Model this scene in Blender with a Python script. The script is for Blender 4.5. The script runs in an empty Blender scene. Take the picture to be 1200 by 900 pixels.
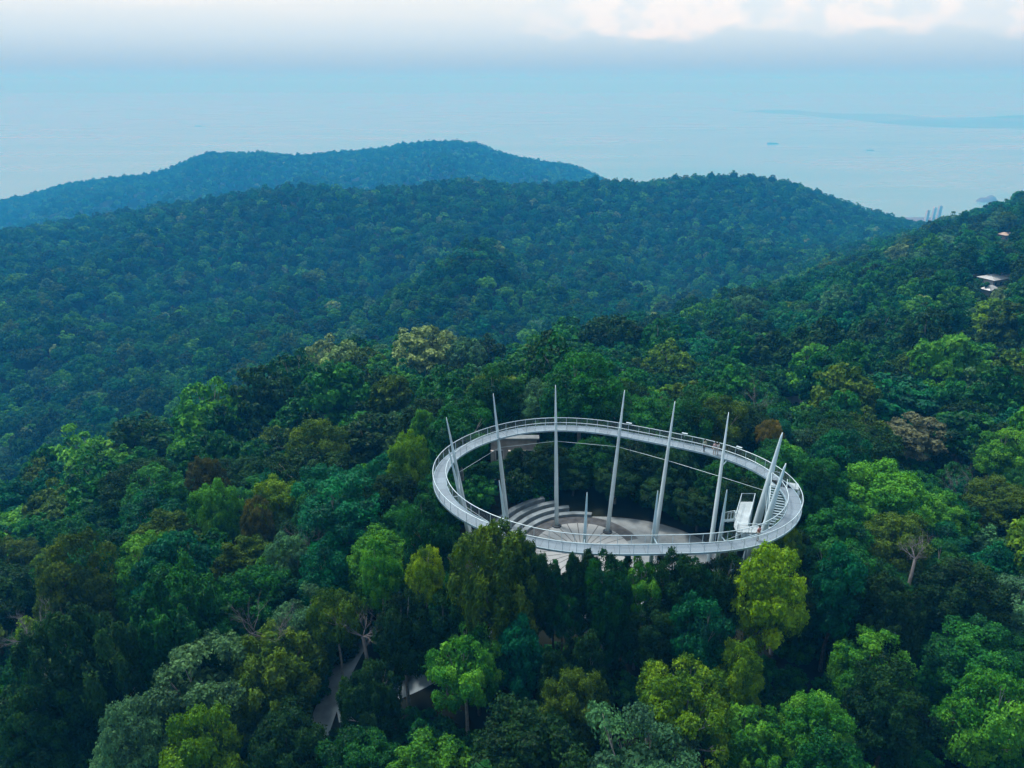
import bpy, bmesh, math, random, time
import numpy as np
from mathutils import Vector, Matrix

T0 = time.time()
R = math.radians
rng = np.random.default_rng(11)
random.seed(5)
sc = bpy.context.scene
COL = sc.collection

# ------------------------------------------------------------------ camera
CAM_Z = 55.7            # metres above the plaza, which is z = 0
PITCH = R(22.5)
FPX = 857.0             # focal length for a 1200 px wide frame
cam_d = bpy.data.cameras.new('camera')
cam = bpy.data.objects.new('camera', cam_d)
COL.objects.link(cam)
cam.location = (0, 0, CAM_Z)
cam.rotation_euler = (R(90) - PITCH, 0, 0)
cam_d.sensor_width = 36.0
cam_d.lens = 36.0 * FPX / 1200.0
cam_d.clip_start = 0.5
cam_d.clip_end = 200000.0
sc.camera = cam

# ------------------------------------------------------------------ light
SUN_EL, SUN_AZ = R(62), R(-40)          # azimuth clockwise from the view direction (+Y)
world = bpy.data.worlds.new('World')
sc.world = world
world.use_nodes = True
nt = world.node_tree
nt.nodes.clear()
N = nt.nodes.new
L = nt.links.new
out = N('ShaderNodeOutputWorld')
bg = N('ShaderNodeBackground')
sky = N('ShaderNodeTexSky')
sky.sky_type = 'NISHITA'
sky.sun_disc = False
sky.sun_elevation = SUN_EL
sky.sun_rotation = SUN_AZ
sky.altitude = 700
sky.air_density = 1.0
sky.dust_density = 2.0
tc = N('ShaderNodeTexCoord')
sep = N('ShaderNodeSeparateXYZ')
L(tc.outputs['Generated'], sep.inputs[0])
# overcast layer: radiance by elevation (values are divided by the background strength below)
ramp = N('ShaderNodeValToRGB')
ramp.color_ramp.elements[0].position = 0.0
ramp.color_ramp.elements[0].color = (0.23, 0.41, 0.555, 1)
ramp.color_ramp.elements[1].position = 1.0
ramp.color_ramp.elements[1].color = (1.02, 1.24, 1.38, 1)
for p, c in ((0.012, (0.235, 0.41, 0.56)), (0.03, (0.32, 0.49, 0.625)), (0.05, (0.43, 0.575, 0.675)), (0.085, (0.60, 0.67, 0.695)), (0.22, (0.74, 0.85, 0.90)), (0.45, (0.86, 1.02, 1.12)), (0.75, (0.98, 1.18, 1.30))):
    e = ramp.color_ramp.elements.new(p)
    e.color = (*c, 1)
L(sep.outputs['Z'], ramp.inputs[0])
# cloud banks: cumulus tops in the right of the view, thin streaks elsewhere
mp = N('ShaderNodeMapping')
mp.inputs['Scale'].default_value = (9, 9, 17)
L(tc.outputs['Generated'], mp.inputs[0])
nz = N('ShaderNodeTexNoise')
nz.inputs['Scale'].default_value = 1.0
nz.inputs['Detail'].default_value = 7
nz.inputs['Roughness'].default_value = 0.55
L(mp.outputs[0], nz.inputs['Vector'])
def math_node(op, a, b=None, c=None, clamp=False):
    m = N('ShaderNodeMath')
    m.operation = op
    m.use_clamp = clamp
    for i, v in enumerate((a, b, c)):
        if v is None:
            continue
        if isinstance(v, (int, float)):
            m.inputs[i].default_value = v
        else:
            L(v, m.inputs[i])
    return m.outputs[0]
def smooth(x, a, b):
    m = N('ShaderNodeMapRange')
    m.interpolation_type = 'SMOOTHSTEP'
    m.inputs['From Min'].default_value = a
    m.inputs['From Max'].default_value = b
    L(x, m.inputs['Value'])
    return m.outputs[0]
# edge of the cumulus bank: elevation + noise
edge = math_node('ADD', sep.outputs['Z'], math_node('MULTIPLY', math_node('SUBTRACT', nz.outputs[0], 0.5), 0.075))
bank = smooth(edge, 0.046, 0.058)
side = smooth(sep.outputs['X'], -0.05, 0.14)
puff = math_node('MULTIPLY', bank, side)
mp2 = N('ShaderNodeMapping')
mp2.inputs['Scale'].default_value = (26, 26, 40)
L(tc.outputs['Generated'], mp2.inputs[0])
nz2 = N('ShaderNodeTexNoise')
nz2.inputs['Detail'].default_value = 6
nz2.inputs['Scale'].default_value = 1.0
L(mp2.outputs[0], nz2.inputs['Vector'])
puffcol = N('ShaderNodeMix')
puffcol.data_type = 'RGBA'
puffcol.inputs[6].default_value = (0.54, 0.65, 0.72, 1)
puffcol.inputs[7].default_value = (0.715, 0.73, 0.735, 1)
L(smooth(nz2.outputs[0], 0.36, 0.60), puffcol.inputs[0])
mixc = N('ShaderNodeMix')
mixc.data_type = 'RGBA'
L(math_node('MULTIPLY', puff, 0.85), mixc.inputs[0])
L(ramp.outputs[0], mixc.inputs[6])
L(puffcol.outputs[2], mixc.inputs[7])
# thin high streaks on the left of the view
mp3 = N('ShaderNodeMapping')
mp3.inputs['Scale'].default_value = (5, 5, 60)
L(tc.outputs['Generated'], mp3.inputs[0])
nz3 = N('ShaderNodeTexNoise')
nz3.inputs['Detail'].default_value = 5
nz3.inputs['Scale'].default_value = 1.0
L(mp3.outputs[0], nz3.inputs['Vector'])
mixs = N('ShaderNodeMix')
mixs.data_type = 'RGBA'
L(math_node('MULTIPLY', smooth(nz3.outputs[0], 0.45, 0.75), math_node('MULTIPLY', smooth(sep.outputs['Z'], 0.05, 0.11), 0.5)), mixs.inputs[0])
L(mixc.outputs[2], mixs.inputs[6])
mixs.inputs[7].default_value = (0.76, 0.76, 0.75, 1)
BG = 0.10
scale = N('ShaderNodeVectorMath')
scale.operation = 'SCALE'
scale.inputs['Scale'].default_value = 1.0 / BG
L(mixs.outputs[2], scale.inputs[0])
fin = N('ShaderNodeMix')
fin.data_type = 'RGBA'
fin.inputs[0].default_value = 0.93
L(sky.outputs[0], fin.inputs[6])
L(scale.outputs[0], fin.inputs[7])
# dimming added to the unseen sky behind the camera, darkening camera-facing tree sides
dim = N('ShaderNodeMapRange')
dim.interpolation_type = 'SMOOTHSTEP'
dim.inputs['From Min'].default_value = -0.55
dim.inputs['From Max'].default_value = 0.60
dim.inputs['To Min'].default_value = 0.30
dim.inputs['To Max'].default_value = 1.0
L(math_node('ADD', sep.outputs['Y'], math_node('MULTIPLY', sep.outputs['Z'], 0.45)), dim.inputs['Value'])
dimv = N('ShaderNodeVectorMath')
dimv.operation = 'SCALE'
L(fin.outputs[2], dimv.inputs[0])
L(dim.outputs[0], dimv.inputs['Scale'])
L(dimv.outputs[0], bg.inputs[0])
bg.inputs[1].default_value = BG
L(bg.outputs[0], out.inputs[0])

sun_d = bpy.data.lights.new('sun', 'SUN')
sun_d.energy = 2.6
sun_d.angle = R(12)
sun_d.color = (1.0, 0.96, 0.90)
sun = bpy.data.objects.new('sun', sun_d)
COL.objects.link(sun)
sun.location = (0, 0, 300)
sd = Vector((math.sin(SUN_AZ) * math.cos(SUN_EL), math.cos(SUN_AZ) * math.cos(SUN_EL), math.sin(SUN_EL)))
sun.rotation_euler = (-sd).to_track_quat('-Z', 'Y').to_euler()

sc.view_settings.view_transform = 'Standard'
sc.view_settings.look = 'None'
sc.view_settings.exposure = 0.52
sc.view_settings.gamma = 1.0
sc.view_settings.use_curve_mapping = False
sc.render.engine = 'CYCLES'
cy = sc.cycles
cy.max_bounces = 5
cy.diffuse_bounces = 2
cy.glossy_bounces = 2
cy.transmission_bounces = 3
cy.volume_bounces = 1
cy.transparent_max_bounces = 6
cy.caustics_reflective = False
cy.caustics_refractive = False
cy.use_adaptive_sampling = True
cy.adaptive_threshold = 0.02
cy.use_denoising = True

# ------------------------------------------------------------------ helpers
CT, ST = math.cos(PITCH), math.sin(PITCH)
def ray(px, py):
    xc = (px - 600.0) / FPX
    yc = -(py - 450.0) / FPX
    return xc, CT + yc * ST, -ST + yc * CT
def at_depth(px, py, d):
    x, y, z = ray(px, py)
    k = d / y
    return Vector((x * k, d, CAM_Z + z * k))
def at_height(px, py, z):
    x, y, dz = ray(px, py)
    k = (z - CAM_Z) / dz
    return Vector((x * k, y * k, z))
def project(p):
    x, y, z = p[0], p[1], p[2] - CAM_Z
    f = y * CT - z * ST
    u = y * ST + z * CT
    return 600 + FPX * x / f, 450 - FPX * u / f, f

def mesh_obj(name, verts, faces, mat=None, parent=None, smooth_shade=False):
    me = bpy.data.meshes.new(name)
    me.from_pydata([tuple(v) for v in verts], [], faces)
    me.update()
    if smooth_shade:
        me.polygons.foreach_set('use_smooth', [True] * len(me.polygons))
    o = bpy.data.objects.new(name, me)
    COL.objects.link(o)
    if mat:
        me.materials.append(mat)
    if parent:
        o.parent = parent
    return o
def tag(o, label, cat, group=None, kind=None):
    o['label'] = label
    o['category'] = cat
    if group:
        o['group'] = group
    if kind:
        o['kind'] = kind
    return o
def empty(name, loc):
    o = bpy.data.objects.new(name, None)
    COL.objects.link(o)
    o.location = loc
    o.empty_display_size = 0.5
    return o
class MB:
    def __init__(s, org=(0, 0, 0)):
        s.v, s.f, s.org = [], [], Vector(org)
    def add(s, vs, fs):
        n = len(s.v)
        s.v += [Vector(v) - s.org for v in vs]
        s.f += [tuple(n + i for i in f) for f in fs]
    def tube(s, pts, radii, seg=8, closed=False, cap=True):
        pts = [Vector(p) for p in pts]
        n = len(pts)
        if not hasattr(radii, '__len__'):
            radii = [radii] * n
        vs, fs = [], []
        ref = None
        for i, p in enumerate(pts):
            a = pts[(i - 1) % n] if (closed or i > 0) else p
            b = pts[(i + 1) % n] if (closed or i < n - 1) else p
            t = (b - a).normalized()
            if ref is None:
                ref = Vector((0, 0, 1)) if abs(t.z) < 0.9 else Vector((1, 0, 0))
            x = (ref - t * ref.dot(t)).normalized()
            ref = x
            y = t.cross(x)
            for k in range(seg):
                an = 2 * math.pi * k / seg
                vs.append(p + (x * math.cos(an) + y * math.sin(an)) * radii[i])
        m = n if closed else n - 1
        for i in range(m):
            j = (i + 1) % n
            for k in range(seg):
                l = (k + 1) % seg
                fs.append((i * seg + k, i * seg + l, j * seg + l, j * seg + k))
        if cap and not closed:
            fs.append(tuple(range(seg))[::-1])
            fs.append(tuple((n - 1) * seg + k for k in range(seg)))
        s.add(vs, fs)
    def box(s, c, size, rot=0.0, slope=None):
        c = Vector(c)
        m = Matrix.Rotation(rot, 3, 'Z')
        vs = []
        for dz in (-.5, .5):
            for dx, dy in ((-.5, -.5), (.5, -.5), (.5, .5), (-.5, .5)):
                vs.append(c + m @ Vector((dx * size[0], dy * size[1], dz * size[2])))
        s.add(vs, [(3, 2, 1, 0), (4, 5, 6, 7), (0, 1, 5, 4), (1, 2, 6, 5), (2, 3, 7, 6), (3, 0, 4, 7)])
    def prism(s, poly, z0, z1):
        n = len(poly)
        vs = [(p[0], p[1], z0) for p in poly] + [(p[0], p[1], z1) for p in poly]
        fs = [tuple(range(n))[::-1], tuple(range(n, 2 * n))]
        fs += [(i, (i + 1) % n, n + (i + 1) % n, n + i) for i in range(n)]
        s.add(vs, fs)
    def build(s, name, mat=None, parent=None, smooth_shade=False):
        o = mesh_obj(name, s.v, s.f, mat, parent, smooth_shade)
        if parent is None:
            o.location = s.org
        elif s.org.length == 0:
            o.matrix_parent_inverse = Matrix.Translation(-parent.location)
        return o

def mat(name, col, rough=0.7, metal=0.0, noise=None, spec=0.3, bump=0.0):
    m = bpy.data.materials.new(name)
    m.use_nodes = True
    t = m.node_tree
    b = t.nodes['Principled BSDF']
    b.inputs['Roughness'].default_value = rough
    b.inputs['Metallic'].default_value = metal
    b.inputs['Specular IOR Level'].default_value = spec
    b.inputs['Base Color'].default_value = (*col, 1)
    if noise:
        sc_, lo, hi = noise
        c = t.nodes.new('ShaderNodeTexCoord')
        n = t.nodes.new('ShaderNodeTexNoise')
        n.inputs['Scale'].default_value = sc_
        n.inputs['Detail'].default_value = 6
        t.links.new(c.outputs['Object'], n.inputs['Vector'])
        r = t.nodes.new('ShaderNodeValToRGB')
        r.color_ramp.elements[0].position = 0.3
        r.color_ramp.elements[1].position = 0.7
        r.color_ramp.elements[0].color = (*[x * lo for x in col], 1)
        r.color_ramp.elements[1].color = (*[x * hi for x in col], 1)
        t.links.new(n.outputs[0], r.inputs[0])
        t.links.new(r.outputs[0], b.inputs['Base Color'])
        if bump:
            bp = t.nodes.new('ShaderNodeBump')
            bp.inputs['Strength'].default_value = bump
            bp.inputs['Distance'].default_value = 0.05
            t.links.new(n.outputs[0], bp.inputs['Height'])
            t.links.new(bp.outputs[0], b.inputs['Normal'])
    return m

M_steel = mat('painted_steel', (0.29, 0.42, 0.50), 0.45, 0.0, (0.7, 0.78, 1.08), 0.5)
M_mast = mat('mast_paint', (0.64, 0.78, 0.85), 0.4, 0.0, (0.5, 0.82, 1.05), 0.5)
M_rail = mat('rail_steel', (0.56, 0.70, 0.77), 0.35, 0.2, (1.5, 0.85, 1.05), 0.5)
M_wire = mat('wire', (0.35, 0.40, 0.42), 0.4, 0.6)
M_dark = mat('dark_steel', (0.05, 0.06, 0.07), 0.6, 0.0, (2.0, 0.7, 1.2))
M_conc = mat('concrete', (0.22, 0.25, 0.265), 0.85, 0, (0.8, 0.7, 1.15), 0.2, 0.3)
M_conc_dark = mat('dark_paving', (0.075, 0.08, 0.085), 0.85, 0, (1.2, 0.6, 1.3), 0.2, 0.3)
M_road = mat('road_concrete', (0.34, 0.43, 0.48), 0.85, 0, (0.6, 0.6, 1.15), 0.2, 0.3)
M_white = mat('white_paint', (0.72, 0.72, 0.70), 0.6, 0, (1.0, 0.8, 1.05))
M_roofw = mat('pale_metal_roof', (0.46, 0.50, 0.53), 0.45, 0.1, (0.6, 0.8, 1.05))
M_bark = mat('bark', (0.10, 0.085, 0.07), 0.9, 0, (3.0, 0.5, 1.5), 0.1, 0.5)
M_bark_pale = mat('pale_bark', (0.34, 0.33, 0.31), 0.85, 0, (3.0, 0.6, 1.3), 0.15)

# ------------------------------------------------------------------ terrain
# canopy heights read as places: (column, row, depth in metres); ground lies CAN below
CAN = 11.5
pts = []
def cp(px, py, d, can=CAN):
    p = at_depth(px, py, d)
    pts.append((p.x / d, math.log(d), p.z - can))
def gp(u, d, z):
    pts.append((u, math.log(d), z))
for u, z in ((-1.6, -22), (-0.9, -14), (-0.4, -8), (0, -6), (0.5, -6), (1.0, -10), (1.6, -18)):
    gp(u, 14, z - 2)
for u, z in ((-1.6, -24), (-0.9, -14), (-0.4, -7), (0, -5), (0.3, -4.5), (0.6, -5), (1.0, -8), (1.6, -14)):
    gp(u, 46, z)
for u, z in ((-1.6, -28), (-0.85, -16), (-0.5, -8), (-0.25, -3.5), (-0.1, -1), (0.1, 0), (0.25, 0), (0.4, -1), (0.55, -3), (0.9, -5), (1.6, -12)):
    gp(u, 64, z)
for u, z in ((-1.6, -35), (-0.8, -20), (-0.5, -11), (-0.25, -3), (-0.12, -0.3), (0.05, 0), (0.15, 0), (0.28, -0.2), (0.45, -2.5), (0.75, -4), (1.6, -10)):
    gp(u, 86, z)
for u, z in ((-0.75, -27), (-0.45, -16), (-0.22, -7), (-0.05, -1.5), (0.1, -0.5), (0.3, -2), (0.5, -7), (0.75, -6), (1.5, -8)):
    gp(u, 105, z)
for c in ((0, 585, 135), (100, 545, 165), (100, 600, 108), (250, 510, 150), (300, 535, 118), (330, 465, 185), (400, 475, 140), (400, 432, 200),
          (480, 420, 185), (560, 415, 190), (640, 430, 170), (720, 420, 185), (800, 425, 190), (560, 450, 130), (800, 470, 125), (920, 440, 165),
          (1000, 450, 138), (1060, 470, 120), (1200, 410, 165), (1200, 480, 115), (1100, 390, 200), (950, 390, 250), (850, 375, 300), (740, 395, 260),
          (880, 345, 400), (960, 325, 470), (1000, 335, 340), (1050, 300, 430), (1060, 330, 310), (1130, 300, 340), (1200, 310, 270), (1200, 260, 430),
          (1200, 236, 620), (1150, 255, 700), (1100, 271, 760), (1060, 283, 720), (1000, 300, 600)):
    cp(*c)
for c in ((0, 615, 200), (100, 555, 235), (200, 495, 270), (300, 465, 285), (380, 432, 300), (480, 425, 300), (560, 425, 300)):      # the near ridge falls away
    cp(c[0], c[1] + 12, c[2] , CAN)
for c in ((0, 520, 340), (0, 455, 440), (100, 460, 400), (200, 435, 420), (300, 415, 440), (400, 405, 460), (500, 400, 470), (600, 400, 470), (700, 375, 540), (800, 350, 650),
          (0, 370, 560), (100, 370, 590), (0, 310, 800), (100, 310, 800), (200, 300, 800), (200, 360, 600), (300, 350, 620), (300, 290, 800), (400, 340, 640), (400, 270, 850),
          (500, 340, 650), (500, 270, 860), (600, 340, 660), (600, 265, 900), (700, 325, 720), (700, 260, 950), (800, 310, 820), (800, 255, 1020),
          (900, 300, 860), (900, 250, 1120), (960, 270, 1100), (1020, 262, 1180)):
    cp(*c)
MIDRIDGE = ((-150, 300, 1150), (-60, 285, 1150), (0, 272, 1120), (60, 258, 1100), (130, 246, 1080), (200, 232, 1050), (270, 221, 1020), (340, 215, 1000), (400, 218, 1010), (450, 219, 1030),
          (510, 216, 1060), (560, 212, 1090), (620, 211, 1120), (700, 208, 1150), (800, 206, 1200), (850, 208, 1220), (900, 211, 1250), (950, 220, 1290), (1000, 236, 1330),
          (1050, 250, 1370), (1100, 262, 1400), (1200, 270, 1450), (1350, 280, 1500))
for c in MIDRIDGE:
    cp(*c, 23)
    cp(c[0], c[1] + 26, c[2] * 1.25)
FAR = ((-150, 265, 2400), (-60, 238, 2400), (0, 236, 2450), (20, 233, 2450), (60, 218, 2450), (120, 209, 2450), (180, 205, 2500), (215, 190, 2500), (240, 181, 2550), (280, 179, 2550), (310, 178, 2550), (340, 183, 2550), (400, 179, 2600), (440, 174, 2600),
       (480, 168, 2650), (520, 166, 2650), (560, 172, 2650), (600, 183, 2650), (640, 189, 2700), (680, 195, 2750), (700, 206, 2800), (730, 222, 2800), (800, 250, 2900), (950, 280, 2900), (1150, 300, 2900), (1350, 300, 2900))
for c in FAR:
    cp(*c, 20)
    cp(c[0], c[1] + 45, c[2] * 1.25)
    if c[0] < 720:
        cp(c[0], c[1] + 34, c[2] * 0.80)
pts = np.array(pts)
def tps_kernel(r2):
    return np.where(r2 > 1e-12, 0.5 * r2 * np.log(np.maximum(r2, 1e-12)), 0.0)
US, VS = 2.2, 1.0
P = np.c_[pts[:, 0] * US, pts[:, 1] * VS]
scl_z = np.exp(pts[:, 1])                      # heights are interpolated as slope from the viewpoint
zz = (pts[:, 2] - CAM_Z) / scl_z
n = len(P)
K = tps_kernel(((P[:, None, :] - P[None]) ** 2).sum(-1)) + 1e-4 * np.eye(n)
A = np.zeros((n + 3, n + 3))
A[:n, :n] = K
A[:n, n] = 1
A[:n, n + 1:] = P
A[n, :n] = 1
A[n + 1:, :n] = P.T
W = np.linalg.solve(A, np.r_[zz, 0, 0, 0])
SEA = -650.0
def fbm(x, y):
    s = 0
    for i, (fx, fy, ph, a) in enumerate(((1, .3, 0, 1), (-.4, 1.1, 1.3, 1), (1.9, 1.2, 2.1, .55), (-1.7, 2.0, .4, .5), (3.9, -2.2, 5, .28), (2.6, 4.1, 3.3, .26))):
        s = s + a * np.sin(fx * x + fy * y + ph + 0.8 * np.sin(.7 * fy * x - .6 * fx * y + i))
    return s / 2.2
def ground(x, y):
    x = np.asarray(x, float)
    y = np.asarray(y, float)
    yy = np.maximum(y, 8.0)
    Q = np.c_[(x / yy).ravel() * US, np.log(yy).ravel() * VS]
    o = np.empty(len(Q))
    for i in range(0, len(Q), 20000):
        q = Q[i:i + 20000]
        o[i:i + 20000] = tps_kernel(((q[:, None, :] - P[None]) ** 2).sum(-1)) @ W[:n] + W[n] + q @ W[n + 1:]
    z = CAM_Z + o.reshape(x.shape) * yy
    far = np.clip((yy - 250) / 500, 0, 1)
    z = z + far * fbm(x / 95.0, y / 95.0) * np.clip(yy * 0.006, 0, 7)
    def win(a, b_, c_, d_):
        return np.clip((yy - a) / (b_ - a), 0, 1) * np.clip((d_ - yy) / (d_ - c_), 0, 1)
    spur = win(420, 560, 780, 980) * 40 + win(1500, 1750, 2100, 2400) * 34
    spur = spur * np.where(yy < 1200, np.clip((0.42 - x / yy) / 0.16, 0, 1), 1.0)
    z = z + spur * fbm(x / 54.0 + 0.4 * np.sin(y / 170.0), y / 150.0 + 2.0)
    w = np.clip((yy - 3000) / 900, 0, 1)
    w = w * w * (3 - 2 * w)
    z = z * (1 - w) + (SEA - 30) * w
    # level ground of the plaza
    r = np.hypot((x - 12.0) / 17.0, (y - 76.0) / 13.0)
    k = np.clip((r - 0.9) / 0.5, 0, 1)
    z = z * k
    return z
us = np.linspace(-1.7, 1.7, 200)
vs = np.exp(np.linspace(math.log(10), math.log(4300), 230))
UU, VV = np.meshgrid(us, vs)
GX, GY = UU * VV, VV
GZ = ground(GX, GY)
nu, nv = len(us), len(vs)
idx = np.arange(nu * nv).reshape(nv, nu)
faces = np.stack([idx[:-1, :-1], idx[:-1, 1:], idx[1:, 1:], idx[1:, :-1]], -1).reshape(-1, 4)
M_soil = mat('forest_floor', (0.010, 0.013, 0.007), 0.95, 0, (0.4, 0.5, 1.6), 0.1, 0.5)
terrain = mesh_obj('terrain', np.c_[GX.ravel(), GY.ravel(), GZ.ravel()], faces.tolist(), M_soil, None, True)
terrain['kind'] = 'structure'

# sea
M_sea = bpy.data.materials.new('sea_water')
M_sea.use_nodes = True
t = M_sea.node_tree
b = t.nodes['Principled BSDF']
b.inputs['Base Color'].default_value = (0.08, 0.29, 0.37, 1)
b.inputs['Roughness'].default_value = 0.22
b.inputs['IOR'].default_value = 1.33
c = t.nodes.new('ShaderNodeTexCoord')
m_ = t.nodes.new('ShaderNodeMapping')
m_.inputs['Scale'].default_value = (0.0004, 0.0012, 1)
t.links.new(c.outputs['Object'], m_.inputs[0])
nn = t.nodes.new('ShaderNodeTexNoise')
nn.inputs['Scale'].default_value = 1
nn.inputs['Detail'].default_value = 5
t.links.new(m_.outputs[0], nn.inputs['Vector'])
rr = t.nodes.new('ShaderNodeMapRange')
rr.inputs['From Min'].default_value = 0.3
rr.inputs['From Max'].default_value = 0.7
rr.inputs['To Min'].default_value = 0.22
rr.inputs['To Max'].default_value = 0.42
t.links.new(nn.outputs[0], rr.inputs['Value'])
t.links.new(rr.outputs[0], b.inputs['Roughness'])
SX = 52000
sea = mesh_obj('sea', [(-SX, -3000, SEA), (SX, -3000, SEA), (SX, SX, SEA), (-SX, SX, SEA)], [(0, 1, 2, 3)], M_sea)
sea['kind'] = 'structure'

# far coast on the right
def coast_mesh():
    shore = [(868, 131.5), (890, 131.5), (930, 134), (970, 138), (1010, 142), (1050, 146), (1090, 148.5), (1140, 150), (1200, 151), (1300, 153)]
    V, F = [], []
    rows = 7
    for i, (px, py) in enumerate(shore):
        a = at_height(px, py, SEA)
        for j in range(rows):
            k = j / (rows - 1)
            tp = min(1.0, i / 5.0)
            y = a.y * (1 + 0.22 * k * tp)
            x = a.x * (1 + 0.22 * k * tp)
            hgt = 0 if j == 0 else tp * (12 + 40 * k * (0.5 + 0.5 * math.sin(i * 1.7 + j)) + 60 * max(0, math.sin(i * 0.9 + 0.4)) * (k > .3))
            V.append((x, min(y, SX - 500), SEA + 1 + hgt))
    for i in range(len(shore) - 1):
        for j in range(rows - 1):
            a = i * rows + j
            F.append((a, a + rows, a + rows + 1, a + 1))
    return V, F
M_land = mat('far_land', (0.11, 0.08, 0.07), 0.9, 0, (0.0008, 0.6, 1.5), 0.1)
V, F = coast_mesh()
coast = mesh_obj('coast', V, F, M_land, None, True)
coast['kind'] = 'structure'
def islet(px, py, wpx, h):
    c0 = at_height(px, py, SEA)
    w = wpx / FPX * c0.y
    V, F = [], []
    nx, ny = 24, 10
    for j in range(ny + 1):
        for i in range(nx + 1):
            a = -1 + 2 * i / nx
            bb = -1 + 2 * j / ny
            rr_ = min(1, math.hypot(a, bb))
            z = h * (1 - rr_ ** 2) * (0.85 + 0.22 * math.sin(i * 0.45 + 0.4)) - 3
            V.append((c0.x + a * w / 2, c0.y + bb * w * 0.35, SEA + z))
    for j in range(ny):
        for i in range(nx):
            k = j * (nx + 1) + i
            F.append((k, k + 1, k + nx + 2, k + nx + 1))
    return V, F
V, F = islet(1157, 236, 26, 44)
isl = mesh_obj('island_terrain', V, F, M_land, None, True)
isl['kind'] = 'structure'

# haze: one closed box of even, thin air round everything
HZ0, HZ1 = SEA - 1, CAM_Z + 90
hb = MB()
HW = 54000
hb.prism([(-HW, -4000), (HW, -4000), (HW, HW), (-HW, HW)], HZ0, HZ1)
M_haze = bpy.data.materials.new('haze')
M_haze.use_nodes = True
t = M_haze.node_tree
t.nodes.clear()
o_ = t.nodes.new('ShaderNodeOutputMaterial')
pv = t.nodes.new('ShaderNodeVolumePrincipled')
pv.inputs['Color'].default_value = (0.032, 0.36, 0.85, 1)
pv.inputs['Absorption Color'].default_value = (0.92, 0.61, 0.15, 1)
pv.inputs['Density'].default_value = 3.6e-4
t.links.new(pv.outputs[0], o_.inputs['Volume'])
hz = hb.build('haze', M_haze)
hz['kind'] = 'stuff'
print('setting', time.time() - T0)

# ------------------------------------------------------------------ treetop walkway
DECK = 13.0
RAILH = 1.15
WID = 1.58
rail_px = [(651.7, 489.5), (673, 489.5), (697, 491.7), (725, 495.3), (747, 499), (772, 504), (780, 505.5), (813, 511.7), (837.5, 517.5), (855, 521.5), (880, 531), (908.7, 545), (928, 558),
           (939, 574), (942.5, 585), (940, 597.5), (929.5, 608.5), (911, 620.7), (896.5, 627.4), (868, 632), (850, 635), (800, 637.5), (760, 638), (720, 638), (680, 637.5), (640, 632),
           (593, 621), (563.5, 610.4), (543.3, 599.6), (526, 588), (514.4, 576.5), (509, 565), (506.5, 550.5), (508.7, 542), (516, 530), (527.4, 521), (546, 511), (562, 504), (583, 498), (605, 493), (630, 490.3)]
rp = np.array([(lambda p: (p.x, p.y))(at_height(a, b_, DECK + RAILH)) for a, b_ in rail_px])
seg = np.r_[0, np.cumsum(np.hypot(*(np.roll(rp, -1, 0) - rp).T))]
LEN = seg[-1]
ss = np.linspace(0, LEN, 600, endpoint=False)
cl = np.r_[rp, rp[:1]]
cx = np.interp(ss, seg, cl[:, 0])
cyy = np.interp(ss, seg, cl[:, 1])
def lowpass(a, k=9):
    f = np.fft.rfft(a)
    f[k:] = 0
    return np.fft.irfft(f, len(a))
ox, oy = lowpass(cx), lowpass(cyy)
# resample by arc length
NP = 320
def resample(x, y, nn_):
    s = np.r_[0, np.cumsum(np.hypot(np.roll(x, -1) - x, np.roll(y, -1) - y))]
    q = np.linspace(0, s[-1], nn_, endpoint=False)
    return np.interp(q, s, np.r_[x, x[0]]), np.interp(q, s, np.r_[y, y[0]]), s[-1]
ox, oy, LEN = resample(ox, oy, NP)
tx, ty = np.roll(ox, -1) - np.roll(ox, 1), np.roll(oy, -1) - np.roll(oy, 1)
tl = np.hypot(tx, ty)
nx_, ny_ = -ty / tl, tx / tl
ctr = np.array((ox.mean(), oy.mean()))
if ((ctr[0] - ox[0]) * nx_[0] + (ctr[1] - oy[0]) * ny_[0]) < 0:
    nx_, ny_ = -nx_, -ny_
def offset(dist):
    return ox + nx_ * dist, oy + ny_ * dist
print('ring', LEN, 'centre', ctr, 'x', ox.min(), ox.max(), 'y', oy.min(), oy.max())
walk = empty('treetop_walkway', (ctr[0], ctr[1], 0))
tag(walk, 'oval raised steel walkway with pale deck and railings above the treetops', 'walkway')

M_deck = bpy.data.materials.new('deck_panels')
M_deck.use_nodes = True
t = M_deck.node_tree
b = t.nodes['Principled BSDF']
b.inputs['Roughness'].default_value = 0.6
uvn = t.nodes.new('ShaderNodeUVMap')
sx = t.nodes.new('ShaderNodeSeparateXYZ')
t.links.new(uvn.outputs[0], sx.inputs[0])
def tmath(t, op, a, b_=None):
    m = t.nodes.new('ShaderNodeMath')
    m.operation = op
    for i, v in enumerate((a, b_)):
        if v is None:
            continue
        if isinstance(v, (int, float)):
            m.inputs[i].default_value = v
        else:
            t.links.new(v, m.inputs[i])
    return m.outputs[0]
joint = tmath(t, 'LESS_THAN', tmath(t, 'FRACT', tmath(t, 'DIVIDE', sx.outputs[0], 1.5)), 0.035)
plank = tmath(t, 'LESS_THAN', tmath(t, 'FRACT', tmath(t, 'DIVIDE', sx.outputs[0], 0.15)), 0.12)
wn = t.nodes.new('ShaderNodeTexWhiteNoise')
wn.noise_dimensions = '1D'
t.links.new(tmath(t, 'FLOOR', tmath(t, 'DIVIDE', sx.outputs[0], 1.5)), wn.inputs['W'])
v_ = tmath(t, 'ADD', 0.20, tmath(t, 'MULTIPLY', wn.outputs[0], 0.07))
v_ = tmath(t, 'MULTIPLY', v_, tmath(t, 'SUBTRACT', 1.0, tmath(t, 'MULTIPLY', plank, 0.25)))
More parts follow.
